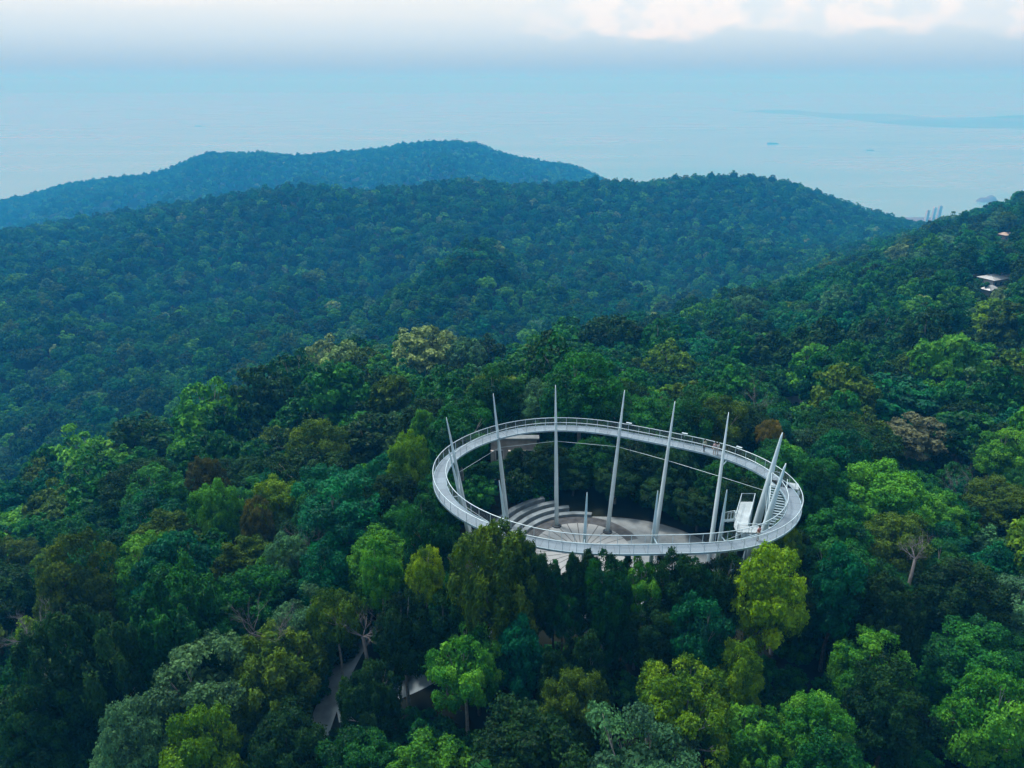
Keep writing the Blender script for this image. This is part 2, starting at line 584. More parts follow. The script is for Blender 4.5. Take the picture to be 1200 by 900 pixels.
v_ = tmath(t, 'MULTIPLY', v_, tmath(t, 'SUBTRACT', 1.0, tmath(t, 'MULTIPLY', joint, 0.5)))
cmb = t.nodes.new('ShaderNodeCombineColor')
t.links.new(tmath(t, 'MULTIPLY', v_, 0.74), cmb.inputs[0])
t.links.new(v_, cmb.inputs[1])
t.links.new(tmath(t, 'MULTIPLY', v_, 1.24), cmb.inputs[2])
t.links.new(cmb.outputs[0], b.inputs['Base Color'])

def ring_solid(name, d0, d1, z0, z1, material, parent):
    a = offset(d0)
    b_ = offset(d1)
    V, F = [], []
    for i in range(NP):
        V += [(a[0][i], a[1][i], z1), (b_[0][i], b_[1][i], z1), (b_[0][i], b_[1][i], z0), (a[0][i], a[1][i], z0)]
    for i in range(NP):
        j = (i + 1) % NP
        for k in range(4):
            l = (k + 1) % 4
            F.append((4 * i + k, 4 * i + l, 4 * j + l, 4 * j + k))
    org = parent.location
    o = mesh_obj(name, [(v[0] - org.x, v[1] - org.y, v[2] - org.z) for v in V], F, material, parent)
    uv = o.data.uv_layers.new(name='UVMap')
    pi = 0
    for i in range(NP):
        for k in range(4):
            p = o.data.polygons[4 * i + k]
            s0, s1 = i * LEN / NP, (i + 1) * LEN / NP
            c2 = ((0, s0), (1, s0), (1, s1), (0, s1))
            for q, li in enumerate(p.loop_indices):
                uv.data[li].uv = (c2[q][1], c2[q][0])
    return o
ring_solid('deck', 0.08, WID - 0.08, DECK - 0.10, DECK, M_deck, walk)
ring_solid('edge_beam', 0.0, 0.078, DECK - 0.17, DECK + 0.05, M_steel, walk)
ring_solid('edge_beam', WID - 0.078, WID, DECK - 0.17, DECK + 0.05, M_steel, walk)
a0, a1 = offset(0.08), offset(WID - 0.08)
beam_me = None
for i in range(0, NP, 4):
    if beam_me is None:
        ob = MB()
        ob.tube([(0.005, 0, 0), (WID - 0.165, 0, 0)], 0.06, 4)
        bo = ob.build('cross_beam', M_steel, walk)
        bo.matrix_parent_inverse = Matrix.Identity(4)
        beam_me = bo.data
    else:
        bo = bpy.data.objects.new('cross_beam', beam_me)
        COL.objects.link(bo)
        bo.parent = walk
    bo.location = (a0[0][i] - ctr[0], a0[1][i] - ctr[1], DECK - 0.2)
    bo.rotation_euler = (0, 0, math.atan2(a1[1][i] - a0[1][i], a1[0][i] - a0[0][i]))
post_me = None
for d, nm in ((0.04, 'outer'), (WID - 0.04, 'inner')):
    px_, py_ = offset(d)
    org = walk.location
    rl = MB(org)
    rl.tube([(px_[i], py_[i], DECK + RAILH) for i in range(NP)], 0.045, 6, True)
    railing = rl.build('railing', M_rail, walk, True)
    w = MB(org)
    for h in (0.2, 0.34, 0.48, 0.62, 0.76, 0.90, 1.03):
        w.tube([(px_[i], py_[i], DECK + h) for i in range(NP)], 0.006, 3, True)
    w.build('infill_wires', M_wire, railing)
    npst = 80 if nm == 'outer' else 76
    for k in range(npst):
        i = int(k * NP / npst) % NP
        if post_me is None:
            pm = MB()
            pm.tube([(0, 0, 0), (0, 0, RAILH - 0.02)], 0.028, 6)
            po = pm.build('post', M_rail, railing)
            po.matrix_parent_inverse = Matrix.Identity(4)
            post_me = po.data
        else:
            po = bpy.data.objects.new('post', post_me)
            COL.objects.link(po)
            po.parent = railing
        po.location = (px_[i] - org.x, py_[i] - org.y, DECK + 0.02)

# ------------------------------------------------------------------ masts
masts_px = [  # tip, a lower point, description
    ((523, 489), (543, 586), 'tall tapered steel mast at the left bend of the walkway, rearmost of the bend pair'),
    ((578, 461), (595, 616), 'tall tapered steel mast beside the curved stone seating steps'),
    ((651, 451), (652, 617), 'tallest upright steel mast standing on the rear rim of the paved disc'),
    ((732, 457), (712, 622), 'tall steel mast on the paved disc, tilted towards the stairs'),
    ((791, 470), (768, 632), 'tall leaning steel mast behind the walkway just past the paved disc'),
    ((854, 483), (834, 632), 'tall leaning steel mast next to the two walkers on the walkway'),
    ((917, 507), (889, 606), 'thick tilted steel mast beside the upper stair platform, longer of the pair'),
    ((921, 543), (899, 610), 'shorter tilted steel mast crossing in front of the stair flight'),
    ((852, 574), (843, 634), 'short leaning steel mast in front, next to the stair landing'),
    ((771, 575), (765, 634), 'short leaning steel mast in front, midway along the front railing'),
    ((688, 577), (685, 634), 'short steel mast rising in front of the paved disc'),
    ((585, 563), (592, 612), 'slim steel mast tip half hidden behind the mast at the seating steps'),
    ((526, 527), (541, 590), 'shorter steel mast at the left bend, close against its taller neighbour'),
]
TOPZ = 19.0
mast_axes = []
for tip, low, lab in masts_px:
    pt = at_height(*tip, TOPZ)
    # base: on the plaza, on the sight line through the lower point, pulled towards the ring's inside
    back = tip[1] < 515
    lean = 4.2
    dirc = Vector((ctr[0] - pt.x, (ctr[1] + 2) - pt.y, 0))
    dl = dirc.length
    dirc.normalize()
    # choose the base at z=0 so that the projected axis passes through `low`
    best = None
    for k in np.linspace(0.0, 14.0, 57):
        for off in np.linspace(-8, 8, 65):
            side_ = Vector((-dirc.y, dirc.x, 0))
            pb = Vector((pt.x, pt.y, 0)) + dirc * k + side_ * off
            a = project(pt)
            c_ = project(pb)
            # distance of `low` from the projected line
            vx, vy = c_[0] - a[0], c_[1] - a[1]
            ln = math.hypot(vx, vy)
            dist = abs((low[0] - a[0]) * vy - (low[1] - a[1]) * vx) / ln
            cost = dist * 3 + abs(off) * 0.15 + abs(k - lean) * 0.3
            if lab.startswith('tallest') or 'paved disc, tilted' in lab:
                cost += math.hypot(c_[0] - low[0], c_[1] - low[1]) * 0.5
            if best is None or cost < best[0]:
                best = (cost, pb, k, off)
    pb = best[1]
    mast_axes.append((pb, pt))
    m = empty('mast', pb)
    tag(m, lab, 'mast', 'steel masts round the walkway')
    s = MB(pb)
    ax = (pt - pb)
    p0 = pb - ax.normalized() * 0.6
    thick = 1.75 if 'thick tilted' in lab else 1.65 if 'shorter tilted' in lab else 1.0
    s.tube([p0] + [pb + ax * k for k in (0.25, 0.5, 0.75, 0.97, 1.0)], [thick * r_ for r_ in (0.29, 0.275, 0.24, 0.17, 0.075, 0.028)], 14)
    s.build('shaft', M_mast, m, True)
    cb = MB(pb)
    cb.tube([pb + Vector((0, 0, -0.3)), pb + Vector((0, 0, 0.22))], 0.62, 16)
    cb.build('footing', M_dark, m)
    # bracket to the inner edge beam
    k = (DECK - 0.25) / TOPZ
    q = pb + ax * k
    ix, iy = offset(WID)
    j = int(np.argmin(np.hypot(ix - q.x, iy - q.y)))
    e = Vector((ix[j], iy[j], DECK - 0.2))
    br = MB(pb)
    br.tube([q, e], 0.07, 6)
    br.build('bracket', M_steel, m)
    print('mast', tip, 'base', tuple(round(v, 1) for v in pb), 'k', best[2], 'off', best[3], 'inner gap', round((q - e).length, 2))
tcb = MB((ctr[0], ctr[1], 11.5))
ring_pts = [pb + (pt - pb) * (11.6 / TOPZ) for pb, pt in mast_axes]
tcb.tube(ring_pts, 0.024, 5, True)
tc_o = tcb.build('tension_cable', M_rail)
tag(tc_o, 'thin pale tension cable strung from mast to mast below the deck', 'cable')

# ------------------------------------------------------------------ plaza
pc = at_height(682, 646, 0.0)
pc.z = 0
pl = MB(pc)
outline = []
for k in range(48):
    a = 2 * math.pi * k / 48
    outline.append((11.5 + 15.0 * math.cos(a), 76.5 + 10.0 * math.sin(a)))
pl.prism(outline, -0.3, 0.03)
plz = pl.build('plaza_paving', M_conc)
plz['kind'] = 'structure'
M_disc = bpy.data.materials.new('radial_paving')
M_disc.use_nodes = True
t = M_disc.node_tree
b = t.nodes['Principled BSDF']
b.inputs['Roughness'].default_value = 0.8
tc_ = t.nodes.new('ShaderNodeTexCoord')
sx = t.nodes.new('ShaderNodeSeparateXYZ')
t.links.new(tc_.outputs['Object'], sx.inputs[0])
ang = tmath(t, 'ARCTAN2', sx.outputs[1], sx.outputs[0])
fr = tmath(t, 'FRACT', tmath(t, 'MULTIPLY', ang, 28 / (2 * math.pi)))
dist = tmath(t, 'POWER', tmath(t, 'ADD', tmath(t, 'MULTIPLY', sx.outputs[0], sx.outputs[0]), tmath(t, 'MULTIPLY', sx.outputs[1], sx.outputs[1])), 0.5)
wdt = tmath(t, 'DIVIDE', 0.6, tmath(t, 'MAXIMUM', dist, 1.0))
line = tmath(t, 'LESS_THAN', fr, wdt)
nz_ = t.nodes.new('ShaderNodeTexNoise')
nz_.inputs['Scale'].default_value = 0.9
nz_.inputs['Detail'].default_value = 6
t.links.new(tc_.outputs['Object'], nz_.inputs['Vector'])
mx = t.nodes.new('ShaderNodeMix')
mx.data_type = 'RGBA'
t.links.new(tmath(t, 'MULTIPLY', line, 0.85), mx.inputs[0])
r_ = t.nodes.new('ShaderNodeValToRGB')
r_.color_ramp.elements[0].color = (0.21, 0.23, 0.24, 1)
r_.color_ramp.elements[1].color = (0.34, 0.365, 0.375, 1)
t.links.new(nz_.outputs[0], r_.inputs[0])
t.links.new(r_.outputs[0], mx.inputs[6])
mx.inputs[7].default_value = (0.07, 0.07, 0.07, 1)
t.links.new(mx.outputs[2], b.inputs['Base Color'])
def disc(name, r0, r1, a0_, a1_, z0, z1, material, org=pc):
    V, F = [], []
    nseg = max(8, int((a1_ - a0_) / 0.08))
    full = abs(a1_ - a0_ - 2 * math.pi) < 1e-6
    for i in range(nseg + (0 if full else 1)):
        a = a0_ + (a1_ - a0_) * i / nseg
        ca, sa = math.cos(a), math.sin(a)
        V += [(r0 * ca, r0 * sa, z1), (r1 * ca, r1 * sa, z1), (r1 * ca, r1 * sa, z0), (r0 * ca, r0 * sa, z0)]
    cnt = len(V) // 4
    for i in range(nseg):
        j = (i + 1) % cnt
        for k in range(4):
            l = (k + 1) % 4
            F.append((4 * i + k, 4 * j + k, 4 * j + l, 4 * i + l))
    if not full:
        F.append((0, 1, 2, 3))
        e = 4 * (cnt - 1)
        F.append((e + 3, e + 2, e + 1, e))
    o = mesh_obj(name, V, F, material)
    o.location = org
    return o
DR = 6.4
dp = disc('paved_disc', 0.15, DR, 0, 2 * math.pi, -0.02, 0.06, M_disc)
dp['kind'] = 'structure'
db = disc('paving_band', DR, DR + 1.7, R(20), R(185), -0.02, 0.05, M_conc_dark)
db['kind'] = 'structure'
M_seat = mat('seat_stone', (0.22, 0.27, 0.30), 0.8, 0, (1.0, 0.65, 1.1), 0.2, 0.3)
seat_names = ['lowest and longest curved stone seat step behind the paved disc', 'second curved stone seat step, just above the longest one',
              'third curved stone seat step, below the topmost one', 'topmost and shortest curved stone seat step among the trees']
for k in range(4):
    r0 = DR + 1.7 + k * 1.15
    o = disc('seat_step', r0, r0 + 0.70, R((76, 96, 106, 112)[k]), R(188 - 4 * k), 0.0, 0.40 + k * 0.30, M_seat)
    tag(o, seat_names[k], 'seat step', 'curved seating steps')
    o2 = disc('tread_earth', r0 + 0.702, r0 + 1.148, R((76, 96, 106, 112)[k]), R(188 - 4 * k), 0.0, 0.10 + k * 0.30, M_conc_dark)
    o2['kind'] = 'structure'


# ------------------------------------------------------------------ stair tower inside the stair end of the oval
def hit(px, py, h=0.0, d0=30.0, d1=2500.0):
    """where the sight line meets the surface h above the ground"""
    x, y, z = ray(px, py)
    ds = np.exp(np.linspace(math.log(d0), math.log(d1), 900))
    g = ground(ds * x / y, ds) + h
    zz_ = CAM_Z + ds * z / y
    i = int(np.argmax(zz_ < g))
    d = ds[i]
    return Vector((d * x / y, d, float(g[i])))
ZL = 10.6
Ptop = at_height(912, 567, DECK)
Pbot = at_height(908, 616, ZL)
st = empty('stair_tower', (Ptop.x, Ptop.y, 0))
tag(st, 'pale steel switchback stairs with landings hung inside the oval walkway', 'stairs')
def rail_run(pts, name='railing', npost=None, h=1.1):
    pts = [Vector(p) for p in pts]
    r = MB(st.location)
    r.tube([p + Vector((0, 0, h)) for p in pts], 0.04, 6)
    o = r.build(name, M_rail, st, True)
    w = MB(st.location)
    for hh in (0.2, 0.4, 0.6, 0.8, 0.95):
        w.tube([p + Vector((0, 0, hh)) for p in pts], 0.007, 3)
    w.build('infill_wires', M_wire, o)
    for a, b_ in zip(pts[:-1], pts[1:]):
        n_ = max(1, round((b_ - a).length / 1.3))
        for k in range(n_ + (1 if b_ is pts[-1] else 0)):
            po = bpy.data.objects.new('post', post_me)
            COL.objects.link(po)
            po.parent = o
            q = a.lerp(b_, k / n_)
            po.location = (q.x - st.location.x, q.y - st.location.y, q.z)
            po.scale = (1, 1, h / RAILH)
def slab(name, corners, z, th, material=None):
    s = MB(st.location)
    s.prism([(c_.x, c_.y) for c_ in corners], z - th, z)
    return s.build(name, material or M_deckp, st)
M_deckp = mat('landing_plate', (0.38, 0.45, 0.49), 0.6, 0, (1.2, 0.8, 1.1), 0.3)
M_tread = mat('stair_tread', (0.26, 0.36, 0.42), 0.55, 0, (3, 0.8, 1.1), 0.3)
fd = Vector((Pbot.x - Ptop.x, Pbot.y - Ptop.y, 0)).normalized()
fs_ = Vector((-fd.y, fd.x, 0))
if fs_.x < 0:
    fs_ = -fs_
HWD = 0.85
plat = [Ptop - fd * 0.75 - fs_ * HWD, Ptop - fd * 0.75 + fs_ * 2.2, Ptop + fd * 0.6 + fs_ * 2.2, Ptop + fd * 0.6 - fs_ * HWD]
slab('platform', plat, DECK, 0.16)
def flight(a, b_, side_, hw, nst):
    d = b_ - a
    s = MB(st.location)
    for sg in (-1, 1):
        o = side_ * sg * hw
        w = side_ * 0.03
        vs = []
        for p, zt in ((a, 0.05), (b_, 0.05)):
            for e in (-1, 1):
                vs += [p + o + w * e + Vector((0, 0, zt)), p + o + w * e + Vector((0, 0, zt - 0.32))]
        s.add(vs, [(0, 1, 5, 4), (2, 6, 7, 3), (0, 4, 6, 2), (1, 3, 7, 5), (0, 2, 3, 1), (4, 5, 7, 6)])
    p = a.lerp(b_, .5)
    s.tube([p - side_ * hw + Vector((0, 0, -0.24)), p + side_ * hw + Vector((0, 0, -0.24))], 0.05, 6)
    fl = s.build('stair_flight', M_steel, st)
    rot = math.atan2(d.y, d.x)
    for k in range(nst):
        c_ = a + d * ((k + 0.5) / nst)
        t_ = MB(st.location)
        t_.box(c_ + Vector((0, 0, -0.02)), (0.27, 2 * hw - 0.08, 0.045), rot)
        o = t_.build('tread', M_tread, fl)
    up = Vector((0, 0, 0.0))
    for sg in (-1, 1):
        rail_run([a + side_ * sg * hw, b_ + side_ * sg * hw])
A0 = Ptop + fd * 0.6
flight(A0, Pbot, fs_, HWD, 15)
Lb = [Pbot + fs_ * HWD, Pbot + fs_ * HWD + fd * 1.3, Vector((at_height(868, 632, ZL).x, Pbot.y + fd.y * 1.3, ZL)), Vector((at_height(868, 632, ZL).x, Pbot.y, ZL))]
slab('landing', Lb, ZL, 0.16)
S0, S1 = at_height(868, 588, ZL), at_height(885, 588, ZL)
S3 = Lb[3]
S2 = Vector((S3.x + 1.55, S3.y, ZL))
S1 = Vector((S0.x + 1.55, S0.y, ZL))
slab('landing', [S0, S3 + Vector((0, .004, 0)), S2 + Vector((0, .004, 0)), S1], ZL, 0.16)
rail_run([S3, S0, S1, S2])
rail_run([Lb[3], Lb[2], Lb[1], Lb[0]])
rail_run([plat[3], plat[0], plat[0] + fs_ * 0.9])
ZM = 9.0
M0, M1 = at_height(859.5, 608, ZM), at_height(861, 634, ZM)
MX = S0.x - 0.06
lowl = [Vector((M0.x, M0.y, ZM)), Vector((M0.x, M1.y, ZM)), Vector((MX, M1.y, ZM)), Vector((MX, M0.y, ZM))]
slab('landing', lowl, ZM, 0.14, M_tread)
rail_run([lowl[1], lowl[0], lowl[3] - Vector((0.05, 0, 0))])
F0 = Vector(((M0.x + MX) / 2, M0.y + 0.1, ZM - 0.06))
F1 = F0 + Vector((0, 4.2, -3.0))
flight(F0, F1, Vector((1, 0, 0)), abs(MX - M0.x) / 2 - 0.05, 14)
for q in (plat[3], plat[2], Lb[1], Lb[2], S0 + Vector((0.2, -0.2, 0)), S1 + Vector((-0.2, -0.2, 0)), F1 + Vector((0, 0.1, 0))):
    zt = (DECK if q in (plat[3], plat[2]) else q.z if q is F1 else ZL) - 0.17
    cb = MB(st.location)
    cb.tube([(q.x, q.y, -0.2), (q.x, q.y, min(zt, q.z + .2))], 0.11, 10)
    cb.build('column', M_steel, st, True)

# small pale boards mounted on the rear railing
M_board = mat('panel_board', (0.38, 0.48, 0.54), 0.4)
for px, py, lab in ((738, 493, 'small pale panel on the rear outer railing beside the leaning disc mast'), (803, 508, 'small bluish panel on the rear outer railing left of the walkers'), (865, 523, 'small white panel on the rear outer railing right of the walkers')):
    p = at_height(px, py, DECK + RAILH + 0.25)
    j = int(np.argmin([(project((ox[i], oy[i], DECK + RAILH))[0] - px) ** 2 + (0 if oy[i] > ctr[1] else 1e6) for i in range(NP)]))
    q = Vector((ox[j] - nx_[j] * 0.12, oy[j] - ny_[j] * 0.12, DECK + RAILH))
    e = empty('info_panel', q)
    tag(e, lab, 'panel', 'panels on the rear railing')
    s = MB(q)
    rot = math.atan2(ny_[j], nx_[j])
    s.box(q + Vector((0, 0, 0.16)), (0.30, 0.72, 0.035), rot)
    s.build('board', M_board, e)
    s = MB(q)
    s.tube([q + Vector((0, 0, -0.35)), q + Vector((0, 0, 0.142))], 0.025, 6)
    s.build('bracket', M_steel, e)

# ------------------------------------------------------------------ people on the walkway
M_skin = mat('skin', (0.42, 0.27, 0.19), 0.6)
M_hair = mat('hair', (0.015, 0.012, 0.010), 0.6)
def skin_body(name, chains, material, parent, sub=1):
    """chains: lists of (x, y, z, r); points closer than 1 mm are shared"""
    V, E, Rr = [], [], []
    def vid(p):
        for i, v in enumerate(V):
            if (Vector(v) - Vector(p[:3])).length < 1e-3:
                return i
        V.append(tuple(p[:3]))
        Rr.append(p[3])
        return len(V) - 1
    for ch in chains:
        ids = [vid(p) for p in ch]
        E += list(zip(ids[:-1], ids[1:]))
    me = bpy.data.meshes.new(name)
    me.from_pydata(V, E, [])
    o = bpy.data.objects.new(name, me)
    COL.objects.link(o)
    m = o.modifiers.new('skin', 'SKIN')
    sv = me.skin_vertices[0].data
    for i, r in enumerate(Rr):
        sv[i].radius = (r, r)
        sv[i].use_root = (i == 0)
    m2 = o.modifiers.new('sub', 'SUBSURF')
    m2.levels = m2.render_levels = sub
    dg = bpy.context.evaluated_depsgraph_get()
    ev = o.evaluated_get(dg)
    nm = bpy.data.meshes.new_from_object(ev)
    bpy.data.objects.remove(o)
    o = bpy.data.objects.new(name, nm)
    COL.objects.link(o)
    nm.materials.clear()
    nm.materials.append(material)
    nm.polygons.foreach_set('use_smooth', [True] * len(nm.polygons))
    o.parent = parent
    return o
def person(px, py, face, top, bottom, label, skirt=False, stride=0.10, arm=0.0, h=1.68):
    cxx, cyx = offset(WID * 0.5)
    scr = [project((cxx[i], cyx[i], DECK)) for i in range(NP)]
    j = int(np.argmin([(a[0] - px) ** 2 + (a[1] - py) ** 2 for a in scr]))
    loc = at_height(px, py, DECK)
    i_ = Vector((cxx[j], cyx[j], DECK))
    d = loc - i_
    if d.length > 0.45:
        loc = i_ + d.normalized() * 0.45
    e = empty('person', loc)
    e.rotation_euler = (0, 0, face)
    k = h / 1.68
    e.scale = (k, k, k)
    tag(e, label, 'person', 'people on the walkway')
    pel = (0, 0, 0.92, 0.125)
    ch = [[pel, (0, 0, 1.08, 0.115), (0, 0.01, 1.28, 0.135), (0, 0, 1.40, 0.075), (0, 0.01, 1.46, 0.052), (0, 0.02, 1.56, 0.088), (0, 0.01, 1.63, 0.075)]]
    for sg in (-1, 1):
        f = stride * sg
        ch.append([pel, (0.095 * sg, f * .1, 0.86, 0.088), (0.10 * sg, f * .7 + .02, 0.48, 0.058), (0.10 * sg, f, 0.09, 0.042), (0.105 * sg, f + 0.13, 0.035, 0.038)])
        g = arm if sg > 0 else 0.05
        sh = (0.175 * sg, 0, 1.36, 0.056)
        el = (0.225 * sg, 0.02 + g * .3, 1.09, 0.040)
        wr = (0.21 * sg, 0.10 + g * .8, 0.87 + g * .45, 0.030)
        ch.append([(0, 0.01, 1.28, 0.135), sh, el, wr])
        palm = (wr[0], wr[1] + 0.05, wr[2] - 0.06, 0.022)
        ch.append([wr, palm])
        for fi in range(4):
            ox_ = (-0.024 + 0.016 * fi)
            L0 = (0.05, 0.058, 0.054, 0.043)[fi]
            ch.append([palm, (wr[0] + ox_, palm[1] + 0.03, palm[2] - L0 * .7, 0.009), (wr[0] + ox_, palm[1] + 0.025, palm[2] - L0 * 1.4, 0.0075)])
        ch.append([wr, (wr[0] - 0.035 * sg, wr[1] + 0.05, wr[2] - 0.03, 0.010), (wr[0] - 0.04 * sg, wr[1] + 0.075, wr[2] - 0.055, 0.008)])
    # nose, ears
    ch.append([(0, 0.02, 1.56, 0.088), (0, 0.115, 1.55, 0.014)])
    body = skin_body('body', ch, M_skin, e)
    shirt = [[(0, 0, 0.95, 0.150), (0, 0, 1.08, 0.140), (0, 0.01, 1.28, 0.158), (0, 0, 1.39, 0.092)]]
    for sg in (-1, 1):
        g = arm if sg > 0 else 0.05
        shirt.append([(0, 0.01, 1.28, 0.158), (0.178 * sg, 0, 1.36, 0.074), (0.215 * sg, 0.015 + g * .2, 1.16, 0.062)])
    skin_body('shirt', shirt, top, e)
    pelb = (0, 0, 0.93, 0.142)
    tr_ = []
    for sg in (-1, 1):
        f = stride * sg
        if skirt:
            tr_.append([pelb, (0.08 * sg, f * .2, 0.75, 0.135), (0.09 * sg, f * .6, 0.52, 0.14)])
        else:
            tr_.append([pelb, (0.095 * sg, f * .1, 0.86, 0.105), (0.10 * sg, f * .7 + .02, 0.48, 0.078), (0.10 * sg, f, 0.10, 0.064)])
    skin_body('skirt' if skirt else 'trousers', tr_, bottom, e)
    skin_body('hair', [[(0, -0.02, 1.60, 0.098), (0, -0.015, 1.655, 0.082)], [(0, -0.02, 1.60, 0.098), (0, -0.055, 1.50, 0.07)]], M_hair, e)
    for sg in (-1, 1):
        f = stride * sg
        skin_body('shoe', [[(0.10 * sg, f - .02, 0.06, 0.050), (0.105 * sg, f + 0.07, 0.042, 0.046), (0.108 * sg, f + 0.15, 0.036, 0.038)]], M_dark, e)
    return e
M_cl_green = mat('sage_cotton', (0.30, 0.36, 0.27), 0.8)
M_cl_black = mat('black_cotton', (0.012, 0.012, 0.016), 0.8)
M_cl_pink = mat('pale_pink_cotton', (0.46, 0.32, 0.33), 0.8)
M_cl_white = mat('white_cotton', (0.52, 0.52, 0.52), 0.8)
M_cl_rose = mat('rose_cotton', (0.36, 0.15, 0.15), 0.8)
person(825, 530, R(200), M_cl_green, M_cl_black, 'person in pale green top and black trousers standing on the rear deck', stride=0.09, arm=0.25)
person(837, 532.5, R(150), M_cl_pink, M_cl_white, 'person in pale pink top and white skirt on the rear deck by a mast', skirt=True, stride=0.05, arm=0.5)
person(840.5, 532.5, R(215), M_cl_white, M_cl_pink, 'person in white top and pink trousers close beside the pink-topped walker', stride=0.06, arm=0.2, h=1.6)
person(888, 633, R(30), M_cl_rose, M_cl_white, 'person in rose top on the front deck near the stairs', stride=0.12, arm=0.1)

# ------------------------------------------------------------------ footpaths through the trees
def ribbon(name, pxs, width, lift=0.06):
    P_ = [hit(a, b_, 0.0) for a, b_ in pxs]
    pts_ = []
    for a, b_ in zip(P_[:-1], P_[1:]):
        n_ = max(2, int((b_ - a).length / 0.8))
        pts_ += [a.lerp(b_, k / n_) for k in range(n_)]
    pts_.append(P_[-1])
    xy = np.array([(p.x, p.y) for p in pts_])
    for _ in range(6):
        xy[1:-1] = (xy[:-2] + xy[1:-1] * 2 + xy[2:]) / 4
    V, F = [], []
    for i in range(len(xy)):
        a = xy[max(0, i - 1)]
        b_ = xy[min(len(xy) - 1, i + 1)]
        t_ = (b_ - a) / np.hypot(*(b_ - a))
        nrm = np.array((-t_[1], t_[0]))
        for q in (-1, -0.5, 0, 0.5, 1):
            x, y = xy[i] + nrm * q * width / 2
            V.append((x, y, float(ground(np.array([x]), np.array([y]))[0]) + lift + 0.05))
    for i in range(len(xy) - 1):
        for q in range(4):
            k = i * 5 + q
            F.append((k, k + 1, k + 6, k + 5))
    o = mesh_obj(name, V, F, M_road)
    o['kind'] = 'structure'
    return o
ribbon('footpath', [(440, 730), (418, 757), (400, 790), (386, 822), (372, 860), (360, 900)], 2.5)
ribbon('footpath', [(395, 835), (440, 818), (478, 804), (505, 792), (540, 766), (580, 745)], 2.8, 0.064)
ribbon('footpath', [(1120, 830), (1150, 790), (1165, 760), (1150, 735)], 3.0)
cw = Vector((4.9, 66.1, -4.0))
wl = MB(cw)
wl.add([(3.0, 59.5, -6), (6.2, 59.5, -6), (6.8, 66.8, -6), (3.6, 66.8, -6), (3.0, 59.5, -3.6), (6.2, 59.5, -3.6), (6.8, 66.8, 0.01), (3.6, 66.8, 0.01)], [(3, 2, 1, 0), (4, 5, 6, 7), (0, 1, 5, 4), (1, 2, 6, 5), (2, 3, 7, 6), (3, 0, 4, 7)])
wo = wl.build('concrete_ramp', mat('pale_wall_render', (0.46, 0.48, 0.49), 0.85, 0, (0.9, 0.65, 1.1), 0.2, 0.2))
tag(wo, 'pale concrete slope glimpsed between dark trees below the front deck', 'ramp')

# ------------------------------------------------------------------ buildings
HOUSE_CLEAR = []
M_wallw = mat('rendered_wall', (0.42, 0.41, 0.38), 0.85, 0, (0.7, 0.75, 1.1))
M_pinkw = mat('pinkish_wall', (0.48, 0.38, 0.32), 0.85, 0, (0.7, 0.75, 1.1))
M_tile = mat('faded_tile_roof', (0.38, 0.27, 0.22), 0.8, 0, (1.5, 0.7, 1.2))
M_glass = mat('window_glass', (0.02, 0.03, 0.035), 0.1, 0, None, 0.6)
def house(px, py, roof_h, w, dep, wall_h, rot, wall_m, roof_m, name, label, clear_r, d0=30.0, nwin=3):
    p = hit(px, py, roof_h, d0)
    base = Vector((p.x, p.y, p.z - roof_h))
    HOUSE_CLEAR.append((px, py, clear_r, p.y))
    e = empty(name, base)
    e.rotation_euler = (0, 0, rot)
    tag(e, label, 'building')
    s = MB()
    s.box((0, 0, wall_h / 2 - 1.5), (w, dep, wall_h + 3.0))
    s.build('wall', wall_m, e).matrix_parent_inverse = Matrix.Identity(4)
    r = MB()
    ov = 0.7
    rh = 1.5
    x0, y0 = w / 2 + ov, dep / 2 + ov
    rx = max(0.3, x0 - y0 * 0.8)
    vs = [(-x0, -y0, wall_h), (x0, -y0, wall_h), (x0, y0, wall_h), (-x0, y0, wall_h), (-x0, -y0, wall_h + .15), (x0, -y0, wall_h + .15), (x0, y0, wall_h + .15), (-x0, y0, wall_h + .15), (-rx, 0, wall_h + rh), (rx, 0, wall_h + rh)]
    r.add(vs, [(3, 2, 1, 0), (0, 1, 5, 4), (1, 2, 6, 5), (2, 3, 7, 6), (3, 0, 4, 7), (4, 5, 9, 8), (5, 6, 9), (6, 7, 8, 9), (7, 4, 8)])
    r.build('roof', roof_m, e).matrix_parent_inverse = Matrix.Identity(4)
    for k in range(nwin):
        x = (k + 0.5) / nwin * w - w / 2
        fr = MB()
        fr.box((x, -dep / 2 - 0.03, wall_h * 0.55), (1.5, 0.10, 1.5))
        f = fr.build('window', M_white, e)
        f.matrix_parent_inverse = Matrix.Identity(4)
        g = MB()
        g.box((x, -dep / 2 - 0.085, wall_h * 0.55), (1.25, 0.02, 1.25))
        g.build('pane', M_glass, f).matrix_parent_inverse = Matrix.Identity(4)
    return e
house(1166, 321, 5.0, 9.5, 6.5, 3.4, R(24), M_wallw, M_roofw, 'hill_house', 'white-roofed house among the trees on the far right slope', 15, 150)
house(1160, 337, 3.2, 5.0, 3.0, 2.6, R(28), M_wallw, M_roofw, 'outbuilding', 'low pale outbuilding just below the white-roofed house', 7, 150, 2)
house(1180, 271, 6.5, 8.0, 5.5, 4.6, R(20), M_pinkw, M_pinkw, 'hill_house', 'small pinkish house high on the far right slope', 10, 250)
house(932, 466, 3.6, 3.6, 3.0, 2.6, R(10), M_wallw, M_roofw, 'garden_shed', 'tiny grey-roofed shed nearly swallowed by trees behind the walkway', 5, 100, 1)
